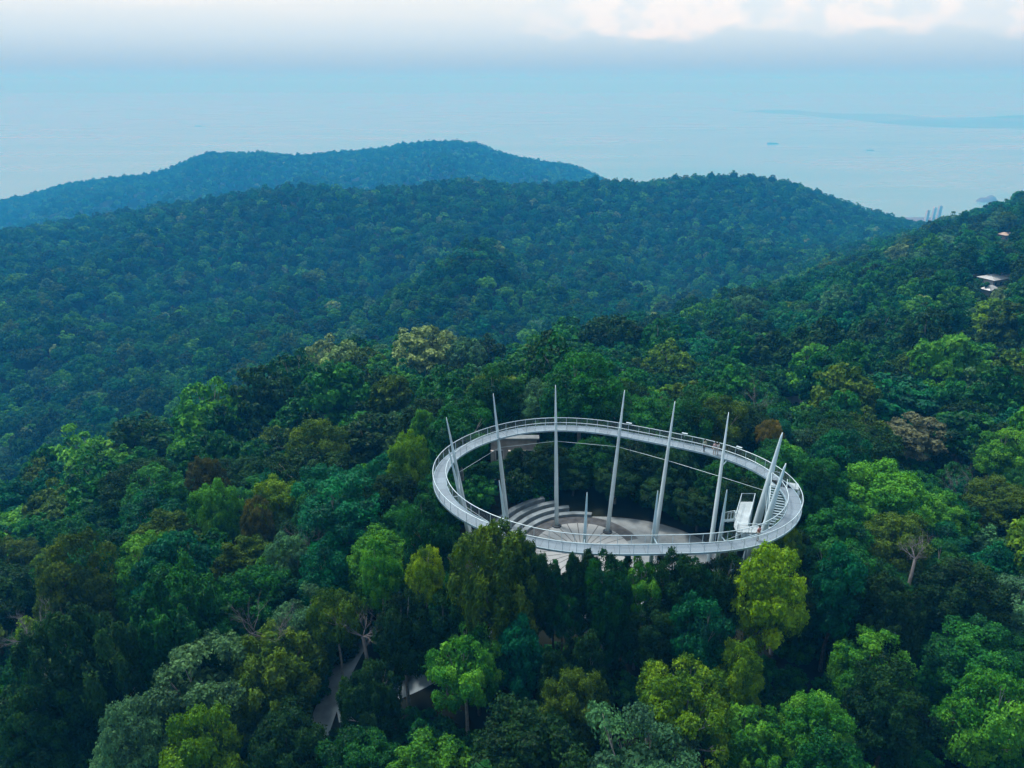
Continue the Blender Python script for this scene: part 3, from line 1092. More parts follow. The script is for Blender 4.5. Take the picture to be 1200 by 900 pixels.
# pale pavilion glimpsed through the rear of the oval
pv_ = at_depth(602, 532, 98)
gz_ = float(ground(np.array([pv_.x]), np.array([pv_.y]))[0])
e = empty('pavilion', (pv_.x, pv_.y, gz_))
tag(e, 'pale concrete pavilion glimpsed between trunks through the rear of the oval', 'building')
M_pav = mat('pavilion_render', (0.45, 0.42, 0.40), 0.85, 0, (0.9, 0.6, 1.15), 0.2, 0.2)
def part_box(name, c_, size, m_, parent):
    s = MB()
    s.box(c_, size)
    o = s.build(name, m_, parent)
    o.matrix_parent_inverse = Matrix.Identity(4)
    return o
part_box('wall', (0, 2.2, 2.4), (7.0, 0.4, 5.8), M_pav, e)
part_box('floor_slab', (0, 0, 0.1), (7.4, 4.0, 0.4), M_conc, e)
part_box('roof', (0, 2.3, 5.45), (7.8, 1.2, 0.28), M_conc, e)
for x in (-3.2, -0.6, 1.6, 3.2):
    part_box('column', (x, -1.7, 2.8), (0.42, 0.42, 5.0), M_pav, e)
for x in (-2.2, 0.6, 2.4):
    w_ = part_box('window', (x, 1.96, 2.6), (1.2, 0.06, 1.8), M_white, e)
    part_box('pane', (x, 1.92, 2.6), (1.0, 0.02, 1.6), M_glass, w_)

# far towers on the shore, ships on the water
sh = MB()
sh.prism([(1500, 3880), (3600, 3880), (3800, 4160), (1500, 4120)], SEA - 5, SEA + 2.5)
so = sh.build('shore_ground', M_land)
so['kind'] = 'structure'
M_tower = mat('tower_render', (0.47, 0.49, 0.51), 0.8, 0, (0.05, 0.8, 1.1))
for px, ytop, w, lab in ((1088, 246, 14, 'short pale tower block on the far shore, left of a taller pair'), (1096, 243, 13, 'taller pale tower block on the far shore, left one of the pair'), (1102.5, 241, 15, 'tallest pale tower block on the far shore beyond the saddle')):
    p = at_depth(px, ytop, 4000)
    e = empty('tower_block', (p.x, p.y, SEA + 2.5))
    tag(e, lab, 'tower block', 'tower blocks on the far shore')
    H = p.z - SEA - 2.5
    part_box('wall', (0, 0, H / 2), (w, w * 1.2, H), M_tower, e)
    part_box('roof', (0, 0, H + 1.5), (w * .5, w * .5, 3.0), M_tower, e)
    for k in range(3):
        part_box('window', ((k - 1) * w * .3, -w * .6 - .05, H * .5), (w * .07, 0.2, H * .92), M_glass, e)
M_hull = mat('ship_hull', (0.05, 0.06, 0.08), 0.6)
M_cargo = mat('ship_cargo', (0.16, 0.14, 0.13), 0.8, 0, (0.08, 0.5, 1.5))
for px, py, Lg, rot, lab in ((906, 169, 150, 0.12, 'long dark cargo ship on the open water, larger of two near the far coast'), (1020, 176.5, 85, -0.1, 'small dark cargo ship on the water below the far coast'), (862, 129.5, 170, 0.0, 'faint cargo ship near the tip of the far coast'), (233, 148, 120, 0.1, 'faint lone ship on the open sea beyond the farthest hill')):
    p = at_height(px, py, SEA)
    e = empty('cargo_ship', (p.x, p.y, SEA))
    e.rotation_euler = (0, 0, rot)
    tag(e, lab, 'ship', 'ships on the sea')
    b_ = Lg * 0.15
    V, F = [], []
    sec = [(-.5, .75), (-.42, 1), (.30, 1), (.43, .6), (.5, .03)]
    for x, wv in sec:
        for z, k in ((-3, .8), (Lg * .055, 1)):
            V += [(x * Lg, -b_ / 2 * wv * k, z), (x * Lg, b_ / 2 * wv * k, z)]
    for i in range(len(sec) - 1):
        a = 4 * i
        F += [(a, a + 4, a + 6, a + 2), (a + 1, a + 3, a + 7, a + 5), (a + 2, a + 6, a + 7, a + 3), (a, a + 1, a + 5, a + 4)]
    F += [(0, 2, 3, 1), (16, 17, 19, 18)]
    h_ = mesh_obj('hull', V, F, M_hull, e)
    part_box('bridge_house', (-Lg * .40, 0, Lg * .055 + Lg * .07), (Lg * .09, b_ * .85, Lg * .14), M_white, e)
    part_box('funnel', (-Lg * .465, 0, Lg * .055 + Lg * .055), (Lg * .03, b_ * .3, Lg * .11), M_hull, e)
    part_box('cargo', (0.02 * Lg, 0, Lg * .055 + Lg * .028), (Lg * .62, b_ * .86, Lg * .055), M_cargo, e)
print('objects', time.time() - T0)

# ------------------------------------------------------------------ tree meshes
def rand_unit(k):
    v = rng.normal(size=(k, 3))
    return v / np.linalg.norm(v, axis=1, keepdims=True)
def unit(v):
    return v / np.maximum(np.linalg.norm(v, axis=-1, keepdims=True), 1e-9)
def leaf_mat(name, source, name_attr=None):
    m = bpy.data.materials.new(name)
    m.use_nodes = True
    t = m.node_tree
    t.nodes.clear()
    o = t.nodes.new('ShaderNodeOutputMaterial')
    oi = t.nodes.new('ShaderNodeObjectInfo')
    if source == 'object':
        csrc = oi.outputs['Color']
    else:
        a = t.nodes.new('ShaderNodeAttribute')
        a.attribute_type = 'INSTANCER'
        a.attribute_name = 'tint'
        csrc = a.outputs['Color']
    tn = t.nodes.new('ShaderNodeAttribute')
    tn.attribute_name = 'tone'
    hs = t.nodes.new('ShaderNodeHueSaturation')
    t.links.new(csrc, hs.inputs['Color'])
    t.links.new(tmath(t, 'ADD', 0.522, tmath(t, 'MULTIPLY', tn.outputs['Fac'], -0.050)), hs.inputs['Hue'])
    t.links.new(tmath(t, 'ADD', 0.45, tmath(t, 'MULTIPLY', tn.outputs['Fac'], 1.30)), hs.inputs['Value'])
    hs.inputs['Saturation'].default_value = 1.08
    df = t.nodes.new('ShaderNodeBsdfPrincipled')
    df.inputs['Roughness'].default_value = 0.6
    df.inputs['Specular IOR Level'].default_value = 0.18
    t.links.new(hs.outputs[0], df.inputs['Base Color'])
    tr = t.nodes.new('ShaderNodeBsdfTranslucent')
    t.links.new(hs.outputs[0], tr.inputs[0])
    ms = t.nodes.new('ShaderNodeMixShader')
    ms.inputs[0].default_value = 0.28
    t.links.new(df.outputs[0], ms.inputs[1])
    t.links.new(tr.outputs[0], ms.inputs[2])
    t.links.new(ms.outputs[0], o.inputs[0])
    return m
M_leaf = leaf_mat('leaves', 'object')
M_leaf_far = leaf_mat('canopy_leaves', 'instancer')

def crown_mesh(name, seed, form, nleaf, lsize, nclump):
    """Leaves on clumps; nominal crown radius 5 m, base of the crown at z = 4, tree top near z = 13."""
    global rng
    rng = np.random.default_rng(seed)
    if form == 'round':
        rx, rz, cz, emin = 4.8, 5.4, 7.6, -0.45
    elif form == 'tall':
        rx, rz, cz, emin = 3.7, 6.0, 7.4, -0.55
    elif form == 'flat':
        rx, rz, cz, emin = 5.6, 3.5, 9.0, -0.25
    elif form == 'feathery':
        rx, rz, cz, emin = 4.8, 5.6, 7.2, -0.55
    elif form == 'lumpy':
        rx, rz, cz, emin = 4.6, 5.2, 7.8, -0.5
    elif form == 'open':
        rx, rz, cz, emin = 5.2, 4.4, 8.4, -0.35
    elif form == 'cone':
        rx, rz, cz, emin = 3.3, 6.4, 6.8, -0.6
    # lobes make the outline uneven
    nl = rng.integers(5, 9)
    lobe = rand_unit(nl)
    lobe[:, 2] = np.abs(lobe[:, 2]) * 0.8
    lobe = unit(lobe)
    amp = rng.uniform(0.08, 0.36, nl)
    k = np.arange(nclump) + 0.5
    zf = 1 - (1 - emin) * k / nclump
    th = k * 2.399963 + rng.uniform(0, 6.28)
    rr = np.sqrt(np.maximum(0, 1 - zf ** 2))
    d = np.c_[rr * np.cos(th), rr * np.sin(th), zf] + rng.normal(size=(nclump, 3)) * 0.13
    d = unit(d)
    bulge = (np.maximum(0, d @ lobe.T) ** 6 * amp).sum(1)
    rad = 0.80 * (1 + bulge) * rng.uniform(0.84, 1.06, nclump)
    C = d * rad[:, None] * np.array((rx, rx, rz))
    if form == 'cone':
        sh = np.clip(1 - (C[:, 2] / rz) * 0.65 , 0.25, 1.5)
        C[:, :2] *= sh[:, None]
    rc = rx * rng.uniform(0.17, 0.30, nclump)
    if form == 'lumpy':
        rc = rx * rng.uniform(0.24, 0.36, nclump)
    if form == 'open':
        rc = rx * rng.uniform(0.15, 0.24, nclump)
    if form == 'feathery':
        rc = rx * rng.uniform(0.15, 0.25, nclump)
    keep = np.ones(nclump, bool)
    if form in ('open',):
        keep = rng.uniform(size=nclump) > 0.18
    C, rc, d = C[keep], rc[keep], d[keep]
    nc = len(C)
    ctone = np.clip(rng.normal(0.5, 0.22, nc), 0, 1)
    wgt = rc ** 2
    ci = rng.choice(nc, nleaf, p=wgt / wgt.sum())
    dd = rng.normal(size=(nleaf, 3)) + d[ci] * 0.85 + np.array((0, 0, 0.55))
    dd = unit(dd)
    sq = np.array((1, 1, 0.78))
    if form == 'feathery':
        sq = np.array((0.8, 0.8, 1.35))
    shell = rng.uniform(0.70, 1.08, nleaf)
    wob = 1 + 0.22 * np.sin(dd[:, 0] * 7 + ci) * np.sin(dd[:, 1] * 6 + 2 * ci) + 0.12 * np.sin(dd[:, 2] * 11 + ci)
    pos = C[ci] + dd * (rc[ci] * shell * wob)[:, None] * sq
    nrm = unit(dd * 1.0 + rng.normal(size=(nleaf, 3)) * 0.55 + np.array((0, 0, 0.25)))
    size = lsize * rng.uniform(0.65, 1.35, nleaf)
    # inner leaves fill the shade
    ni = int(nleaf * 0.14)
    pd = rand_unit(ni)
    pd[:, 2] = np.where(pd[:, 2] < emin, -pd[:, 2] * .5, pd[:, 2])
    ipos = pd * rng.uniform(0.25, 0.72, ni)[:, None] * np.array((rx, rx, rz))
    if form == 'cone':
        ipos[:, :2] *= np.clip(1 - (ipos[:, 2] / rz) * 0.65, 0.25, 1.5)[:, None]
    pos = np.r_[pos, ipos]
    nrm = np.r_[nrm, unit(pd + rng.normal(size=(ni, 3)) * .5)]
    size = np.r_[size, lsize * 2.1 * rng.uniform(0.8, 1.3, ni)]
    tone = np.r_[np.clip(ctone[ci] + rng.normal(0, 0.13, nleaf), 0, 1), rng.uniform(0.2, 0.6, ni)]
    tot = len(pos)
    tg = unit(np.cross(nrm, rand_unit(tot)))
    if form == 'feathery':
        up = np.array((0, 0, -0.8)) + rng.normal(size=(tot, 3)) * 0.65
        tg = unit(up - nrm * (up * nrm).sum(1, keepdims=True))
    bt = np.cross(nrm, tg)
    asp = 0.42 if form == 'feathery' else 0.62
    L_ = size[:, None] * (1.35 if form == 'feathery' else 1.0)
    B_ = size[:, None] * asp
    bend = nrm * size[:, None] * 0.18
    v0 = pos - tg * L_ * .5 - bend
    v1 = pos + bt * B_ * .5
    v2 = pos + tg * L_ * .5 - bend
    v3 = pos - bt * B_ * .5
    co = np.stack([v0, v1, v2, v3], 1).reshape(-1, 3)
    co[:, 2] += cz
    me = bpy.data.meshes.new(name)
    me.vertices.add(len(co))
    me.vertices.foreach_set('co', co.ravel())
    me.loops.add(tot * 4)
    me.loops.foreach_set('vertex_index', np.arange(tot * 4, dtype=np.int32))
    me.polygons.add(tot)
    me.polygons.foreach_set('loop_start', np.arange(0, tot * 4, 4, dtype=np.int32))
    me.update(calc_edges=True)
    at = me.attributes.new('tone', 'FLOAT', 'FACE')
    at.data.foreach_set('value', tone.astype(np.float32))
    me.materials.append(M_leaf)
    top = float(np.percentile(co[:, 2], 99.8))
    rad_ = float(np.percentile(np.hypot(co[:, 0], co[:, 1]), 98))
    return me, C + np.array((0, 0, cz)), top, rad_

def trunk_mesh(name, C, seed, material, cz_top, open_form=False):
    r_ = random.Random(seed)
    s = MB()
    fork = cz_top * 0.42
    bend = [Vector((r_.uniform(-.35, .35), r_.uniform(-.35, .35), z)) for z in (-4, 0, fork * .5, fork, cz_top * .55, cz_top * .66)]
    bend[0].x = bend[0].y = 0
    bend[1].x = bend[1].y = 0
    s.tube(bend, [0.42, 0.36, 0.27, 0.22, 0.14, 0.05], 8)
    pick = r_.sample(range(len(C)), min(len(C), 12))
    for i in pick:
        e = Vector(C[i])
        b0 = bend[3].lerp(bend[4], r_.random())
        mid = b0.lerp(e, 0.5) + Vector((0, 0, -0.25 * (e - b0).length * 0.3))
        s.tube([b0, mid, e], [0.12, 0.08, 0.025], 5)
        for q in range(2):
            e2 = e + Vector((r_.uniform(-1, 1), r_.uniform(-1, 1), r_.uniform(-.2, .9))) * 0.9
            s.tube([mid.lerp(e, .4), e2], [0.045, 0.015], 4)
    me = bpy.data.meshes.new(name)
    me.from_pydata([tuple(v) for v in s.v], [], s.f)
    me.update()
    me.polygons.foreach_set('use_smooth', [True] * len(me.polygons))
    me.materials.append(material)
    return me

PROTO = {}
def make_protos():
    spec = [('round', 4), ('tall', 2), ('flat', 2), ('feathery', 3), ('lumpy', 2), ('open', 2), ('cone', 2)]
    for form, cnt in spec:
        for q in range(cnt):
            for lod, (nl, ls, ncl) in (('hd', (24000, 0.29, 66)), ('md', (3600, 0.72, 46))):
                if form == 'feathery':
                    ncl = 84 if lod == 'hd' else 60
                    nl = int(nl * 1.35)
                    ls *= 1.0
                if form == 'open' and lod == 'hd':
                    nl = 17000
                if form in ('lumpy',):
                    ncl = 34 if lod == 'hd' else 28
                sd_ = hash_(form) + q * 7
                cm, C, top, rad = crown_mesh('crown', sd_, form, nl, ls, ncl)
                tm = trunk_mesh('trunk', C, sd_, M_bark if q % 2 == 0 else M_bark_pale, top)
                PROTO[(form, q, lod)] = (cm, tm, top, rad)
def hash_(s_):
    return sum(ord(c_) * (i + 3) for i, c_ in enumerate(s_))
make_protos()
COUNT = {f: max(k[1] for k in PROTO if k[0] == f) + 1 for f in set(k[0] for k in PROTO)}
print('protos', time.time() - T0)

# leaf colours (linear base colours of the foliage)
TONE = {
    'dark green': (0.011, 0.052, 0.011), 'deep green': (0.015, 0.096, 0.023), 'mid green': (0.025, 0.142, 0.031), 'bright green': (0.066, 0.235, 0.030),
    'lime green': (0.180, 0.325, 0.024), 'olive green': (0.052, 0.115, 0.013), 'blue-green': (0.013, 0.118, 0.052), 'grey-green': (0.066, 0.170, 0.076),
    'pale-topped': (0.18, 0.28, 0.11), 'russet': (0.070, 0.080, 0.016), 'pinkish grey': (0.165, 0.180, 0.105), 'yellow-green': (0.100, 0.225, 0.020), 'rusty orange': (0.17, 0.165, 0.032),
}
FORMWORD = {'round': 'round-crowned', 'tall': 'tall-crowned', 'flat': 'flat-topped', 'feathery': 'feathery', 'lumpy': 'lumpy-crowned', 'open': 'open-crowned', 'cone': 'conical'}
KIND = {'round': 'broadleaf_tree', 'tall': 'broadleaf_tree', 'flat': 'spreading_tree', 'feathery': 'feathery_tree', 'lumpy': 'broadleaf_tree', 'open': 'broadleaf_tree', 'cone': 'conical_tree'}

# screen outline of the walkway, to keep the trees in front from covering it
ring_scr = np.array([project((ox[i], oy[i], DECK))[:2] for i in range(NP)])
def ring_bottom(px):
    """row of the front edge of the walkway at this column, None outside"""
    if px < ring_scr[:, 0].min() - 4 or px > ring_scr[:, 0].max() + 4:
        return None
    near = np.abs(ring_scr[:, 0] - px) < 6
    return ring_scr[near, 1].max() if near.any() else None
from math import hypot
poly_o = np.c_[offset(-0.2)]
def inside_ring(x, y, grow=0.0):
    a = np.arctan2(oy - ctr[1], ox - ctr[0])
    th = math.atan2(y - ctr[1], x - ctr[0])
    j = int(np.argmin(np.abs(np.angle(np.exp(1j * (a - th))))))
    return hypot(x - ctr[0], y - ctr[1]) / hypot(ox[j] - ctr[0], oy[j] - ctr[1])

trees = []       # dicts: x, y, z, s (scale xy), sz, form, q, tone, hero label
def add_tree(x, y, form, tone, s, sz=None, q=None, label=None, short=None, z=None):
    if z is None:
        z = float(ground(np.array([x]), np.array([y]))[0])
    if q is None:
        q = random.randrange(COUNT[form])
    trees.append(dict(x=x, y=y, z=z, form=form, tone=tone, s=s, sz=sz or s, q=q, rot=random.uniform(0, 6.283), label=label, short=short))
    return trees[-1]

def hero(px, py, wpx, depth, form, tone, label, short=None, q=None, zs=1.0):
    """a tree whose crown top stands at the sight line (px, py) at this depth, crown wpx wide"""
    top = at_depth(px, py, depth)
    _, _, f = project(top)
    w = wpx / FPX * f
    q = q if q is not None else random.randrange(COUNT[form])
    pr = PROTO[(form, q, 'hd')]
    s = w / (2 * pr[3])
    y = depth + w * 0.15
    x = top.x * y / depth
    g = float(ground(np.array([x]), np.array([y]))[0])
    sz = (top.z - g) / pr[2]
    lim = 1.9 * s
    z = g
    if sz > lim:            # longer bare trunk: keep the crown's proportions, raise the base a little
        z = top.z - lim * pr[2]
        sz = lim
    return add_tree(x, y, form, tone, s, max(sz, 0.75 * s), q, label, short, z)

HEROES = [
    (545, 765, 108, 51, 'open', 'bright green', 'bright green open-crowned tree with its dark trunk showing, beside the pale path', 'bright open tree'),
    (588, 628, 132, 57, 'feathery', 'olive green', 'big dark olive feathery tree covering part of the front-left walkway deck', 'big olive tree'),
    (905, 648, 100, 57, 'lumpy', 'lime green', 'tall yellow-lime tree of puffy clumps just below the stair end of the walkway', 'tall lime tree'),
    (497, 645, 46, 58, 'round', 'lime green', 'small round lime green tree alone in the dark gap left of the walkway', 'small lime tree'),
    (443, 638, 50, 60, 'round', 'bright green', 'small bright green tree next to the small lime tree in the dark gap', None),
    (203, 684, 138, 58, 'feathery', 'deep green', 'huge dark feathery tree, the taller of two side by side at the lower left', 'taller huge feathery tree'),
    (78, 735, 140, 52, 'feathery', 'dark green', 'huge dark feathery tree, the lower of two side by side, by the left edge', 'lower huge feathery tree'),
    (140, 836, 92, 46, 'lumpy', 'grey-green', 'pale grey-green lumpy tree at the bottom edge under the huge feathery trees', 'pale lumpy tree'),
    (228, 846, 100, 46, 'lumpy', 'yellow-green', 'pale yellowish lumpy tree at the bottom edge beside the grey-green one', None),
    (318, 757, 116, 54, 'feathery', 'olive green', 'broad low olive feathery tree beside the pale footpath', 'broad olive tree'),
    (432, 790, 80, 51, 'feathery', 'dark green', 'dark feathery tree standing in the fork of the pale footpath', None),
    (248, 570, 66, 88, 'round', 'bright green', 'bright green round tree with dense crown on the valley slope', 'bright valley tree'),
    (165, 640, 88, 74, 'round', 'bright green', 'large mid-bright green tree above the huge feathery trees', None),
    (498, 386, 84, 190, 'round', 'pale-topped', 'giant pale-topped dome tree standing out on the near ridge crest', 'giant pale dome tree'),
    (548, 402, 56, 188, 'flat', 'grey-green', 'greyish spreading tree beside the giant pale dome tree', None),
    (575, 396, 50, 205, 'round', 'dark green', 'dark round tree behind the giant pale dome tree', None),
    (788, 404, 64, 185, 'round', 'yellow-green', 'olive-yellow round tree on the crest behind the tallest masts', 'olive-yellow crest tree'),
    (1056, 284, 32, 420, 'round', 'pale-topped', 'pale dome tree standing above the far right slope', 'far pale dome tree'),
    (1072, 514, 74, 112, 'round', 'pinkish grey', 'pinkish grey flowering tree on the slope right of the walkway', 'pinkish flowering tree'),
    (990, 646, 76, 60, 'tall', 'blue-green', 'tall blue-green tree next to the lime tree below the walkway', 'tall blue-green tree'),
    (612, 733, 66, 53, 'tall', 'blue-green', 'slim blue-green tree with pale trunk in front of the big olive tree', 'slim blue-green tree'),
    (826, 708, 78, 54, 'round', 'blue-green', 'round blue-green tree beside the tall lime tree', 'round blue-green tree'),
    (955, 822, 98, 47, 'round', 'bright green', 'bright green round tree at the bottom edge below the lime tree', 'bright bottom-edge tree'),
    (1178, 800, 120, 48, 'round', 'bright green', 'bright green round tree in the bottom right corner', 'corner tree'),
    (800, 806, 140, 46, 'open', 'yellow-green', 'wide yellow-green open tree at the bottom edge', 'wide yellow-green tree'),
    (672, 796, 90, 48, 'round', 'olive green', 'olive green tree at the bottom edge next to the wide yellow-green tree', None),
    (903, 493, 34, 100, 'flat', 'rusty orange', 'rusty yellow-brown flowering crown peeking up just behind the walkway', 'rusty crown'),
    (752, 668, 64, 58, 'open', 'bright green', 'bright vine-draped tree right under the front of the walkway', 'vine-draped tree'),
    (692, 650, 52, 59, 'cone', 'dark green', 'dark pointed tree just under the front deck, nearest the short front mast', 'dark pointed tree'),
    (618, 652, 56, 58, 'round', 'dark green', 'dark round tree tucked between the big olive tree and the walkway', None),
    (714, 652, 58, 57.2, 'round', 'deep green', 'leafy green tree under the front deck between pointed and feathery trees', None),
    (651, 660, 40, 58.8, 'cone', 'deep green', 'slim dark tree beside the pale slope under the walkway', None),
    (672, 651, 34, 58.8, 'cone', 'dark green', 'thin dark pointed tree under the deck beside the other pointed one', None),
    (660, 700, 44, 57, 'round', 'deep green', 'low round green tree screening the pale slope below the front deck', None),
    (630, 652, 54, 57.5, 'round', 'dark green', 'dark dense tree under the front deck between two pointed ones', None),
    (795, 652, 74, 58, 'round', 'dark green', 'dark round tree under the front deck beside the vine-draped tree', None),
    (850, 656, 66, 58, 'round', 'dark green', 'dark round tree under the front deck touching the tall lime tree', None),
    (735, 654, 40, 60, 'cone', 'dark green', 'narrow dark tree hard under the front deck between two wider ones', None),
    (380, 645, 72, 66, 'round', 'blue-green', 'blue-green round tree left of the small lime tree', None),
    (340, 632, 64, 70, 'round', 'grey-green', 'greyish green round tree near the bare grey branches', None),
    (390, 698, 70, 58, 'flat', 'olive green', 'arched olive tree hanging over the footpath gap', 'arched olive tree'),
    (70, 640, 105, 70, 'round', 'olive green', 'large olive-topped tree at the left edge above the huge feathery trees', None),
    (237, 538, 46, 98, 'round', 'russet', 'russet brown tree on the slope, upper one of two', 'upper russet tree'),
    (296, 588, 44, 82, 'round', 'russet', 'russet brown tree on the slope, lower one of two', 'lower russet tree'),
    (493, 482, 40, 104, 'tall', 'bright green', 'bright green narrow tree behind the left bend of the walkway', None),
    (478, 512, 62, 86, 'round', 'yellow-green', 'yellow-green round tree beside the left bend of the walkway', 'yellow-green round tree'),
    (1064, 452, 96, 128, 'round', 'blue-green', 'broad blue-green dome tree on the slope behind the pinkish tree', 'broad blue-green dome tree'),
    (1135, 500, 90, 112, 'round', 'deep green', 'deep green dome tree next to the pinkish flowering tree', None),
    (1180, 572, 92, 84, 'round', 'olive green', 'olive round tree at the right edge', None),
    (1135, 664, 112, 64, 'round', 'dark green', 'large dark tree on the right slope above the corner tree', 'big dark slope tree'),
    (1050, 612, 100, 72, 'round', 'olive green', 'olive-brown broad tree right of the stair end', None),
    (1045, 690, 92, 58, 'feathery', 'dark green', 'dark feathery tree beside the tall blue-green tree', None),
    (690, 745, 60, 52, 'cone', 'dark green', 'dark conical tree in the gully below the vine-draped tree', None),
    (560, 742, 60, 54, 'cone', 'deep green', 'deep green pointed tree behind the bright open tree', None),
    (430, 500, 80, 112, 'round', 'dark green', 'dark rounded tree on the ridge slope above the yellow-green round tree', None),
    (925, 612, 42, 66, 'round', 'yellow-green', 'yellowish clumped tree hugging the right end of the walkway', None),
    (970, 545, 60, 84, 'round', 'deep green', 'deep green tree just outside the right end of the walkway', None),
    (500, 590, 70, 66, 'round', 'deep green', 'deep green tree just outside the left bend of the walkway', None),
    (330, 850, 110, 46, 'round', 'dark green', 'dark tree with yellow leaf tips at the bottom edge by the footpath', None),
    (1050, 800, 110, 48, 'round', 'dark green', 'dark round tree at the bottom edge left of the corner tree', None),
    (870, 760, 66, 51, 'lumpy', 'yellow-green', 'yellowish lumpy tree growing at the foot of the tall lime tree', None),
    (470, 700, 70, 55, 'round', 'dark green', 'dark tree filling the gap under the two small bright trees', None),
    (520, 700, 60, 56, 'round', 'dark green', 'dark tree between the small lime tree and the big olive tree', None),
    (625, 662, 50, 58, 'feathery', 'dark green', 'dark feathery tree just right of the big olive tree, touching the deck edge', None),
    (720, 690, 60, 57, 'feathery', 'deep green', 'feathery green tree under the front deck, left of the vine-draped tree', None),
    (775, 715, 70, 55, 'round', 'dark green', 'dark tree in the gully between vine-draped tree and round blue-green tree', None),
    (820, 662, 50, 58, 'round', 'deep green', 'deep green tree under the front deck between two darker round ones', None),
    (650, 770, 54, 51, 'tall', 'dark green', 'narrow dark tree right of the slim blue-green tree', None),
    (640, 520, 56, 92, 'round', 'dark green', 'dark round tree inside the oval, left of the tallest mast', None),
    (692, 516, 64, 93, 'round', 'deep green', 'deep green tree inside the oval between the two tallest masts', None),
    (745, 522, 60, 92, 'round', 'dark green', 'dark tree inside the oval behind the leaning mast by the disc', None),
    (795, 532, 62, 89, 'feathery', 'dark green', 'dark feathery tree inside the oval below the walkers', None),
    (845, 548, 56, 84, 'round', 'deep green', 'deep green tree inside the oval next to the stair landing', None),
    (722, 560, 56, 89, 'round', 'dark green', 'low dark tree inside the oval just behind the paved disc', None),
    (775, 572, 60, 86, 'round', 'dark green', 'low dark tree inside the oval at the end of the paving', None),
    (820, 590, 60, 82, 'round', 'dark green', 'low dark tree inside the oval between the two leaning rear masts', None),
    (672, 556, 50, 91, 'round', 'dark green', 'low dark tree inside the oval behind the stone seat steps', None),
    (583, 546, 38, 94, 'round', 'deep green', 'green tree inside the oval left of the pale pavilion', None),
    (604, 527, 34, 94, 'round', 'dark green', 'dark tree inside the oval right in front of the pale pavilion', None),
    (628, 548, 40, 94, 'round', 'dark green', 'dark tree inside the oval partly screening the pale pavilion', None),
    (25, 820, 90, 47, 'round', 'dark green', 'very dark tree in the bottom left corner', None),
]
for h_ in HEROES:
    hero(*h_)
HERO_CLEAR = [(h_[0], h_[1] + h_[2] * 0.28, h_[2] * 0.22, h_[3] - 1) for h_ in HEROES if h_[3] > 80 and not (500 < h_[1] < 600 and 600 < h_[0] < 880)]

# keep-clear sight lines: path, walls and plaza glimpsed through the canopy: (px, py, radius px)
CLEAR = [(417, 757, 11, 60), (400, 790, 8, 60), (386, 822, 9, 58), (486, 801, 9, 58), (662, 690, 6, 70), (656, 726, 6, 64), (602, 532, 17, 112),
         (690, 700, 5, 68), (1150, 790, 12, 55), (840, 735, 8, 60), (932, 466, 6, 150), (355, 610, 14, 74), (325, 718, 14, 57), (425, 715, 10, 57), (25, 722, 12, 60), (1080, 628, 14, 66), (890, 462, 12, 122), (1138, 562, 12, 92)] + HOUSE_CLEAR + HERO_CLEAR

def fits(x, y, z, s, sz, form, q, near):
    pr = PROTO[(form, q, 'hd')]
    top = z + pr[2] * sz
    r = pr[3] * s
    px, py, f = project((x, y, top))
    wr = r / f * FPX
    rr = inside_ring(x, y)
    if near:
        if rr < 1.0:                       # inside the oval: only behind the plaza, below the deck
            if top > DECK - 1.0 or y < 86 or hypot(x - pc.x, y - pc.y) < DR + 8.5:
                return False
        elif rr < 1 + (r + 0.5) / 18.0 and top > DECK - 0.6:
            return False
        if y < ctr[1] or rr < 1.3:
            for c_ in (px - wr * .75, px, px + wr * .75):
                rb = ring_bottom(c_)
                if rb is not None and y < 76 and py + (wr * .35 if c_ != px else 0) < rb - 1 and py > 470:
                    return False
        pass
    if y < 760:
        for cx_, cy_, cr, cd in CLEAR:
            pyc = project((x, y, z + pr[2] * sz * 0.62))
            hw = wr + cr
            hh = (pyc[1] - py) * 1.05 + cr
            if ((px - cx_) / hw) ** 2 + ((pyc[1] - cy_) / hh) ** 2 < 0.9 and y < cd:
                return False
    return True

cell = {}
def near_free(x, y, rad, k=0.8):
    cs = 8.0
    ix, iy = int(x // cs), int(y // cs)
    m = 3
    for a in range(ix - m, ix + m + 1):
        for b_ in range(iy - m, iy + m + 1):
            for (qx, qy, qr) in cell.get((a, b_), ()):
                if (qx - x) ** 2 + (qy - y) ** 2 < ((qr + rad) * k) ** 2:
                    return False
    return True
def occupy(x, y, rad):
    cell.setdefault((int(x // 8.0), int(y // 8.0)), []).append((x, y, rad))
for t_ in trees:
    occupy(t_['x'], t_['y'], PROTO[(t_['form'], t_['q'], 'hd')][3] * t_['s'] * 0.8)

def pick_tone(x, y, u):
    v = fbm(np.array([x / 30.0]), np.array([y / 30.0]))[0]
    w = [('dark green', .17), ('deep green', .24), ('mid green', .22), ('bright green', .10), ('olive green', .10), ('blue-green', .10), ('grey-green', .045), ('yellow-green', .02), ('russet', .003), ('pale-topped', .012)]
    p = np.array([q[1] for q in w])
    if y > 260:
        p[[4, 6, 7, 8]] *= (0.4, 1.2, 0.3, 0.0)
        p[9] *= 0.7
        p[[2, 5]] *= 1.3
    if v > 0.4:
        p[[2, 3]] *= 1.6
    if v < -0.4:
        p[[0, 1, 4]] *= 1.6
    return w[int(np.searchsorted(np.cumsum(p / p.sum()), u))][0]
def pick_form(u):
    for f, a in (('round', .52), ('flat', .64), ('lumpy', .76), ('feathery', .84), ('tall', .91), ('open', .97), ('cone', 1.01)):
        if u < a:
            return f
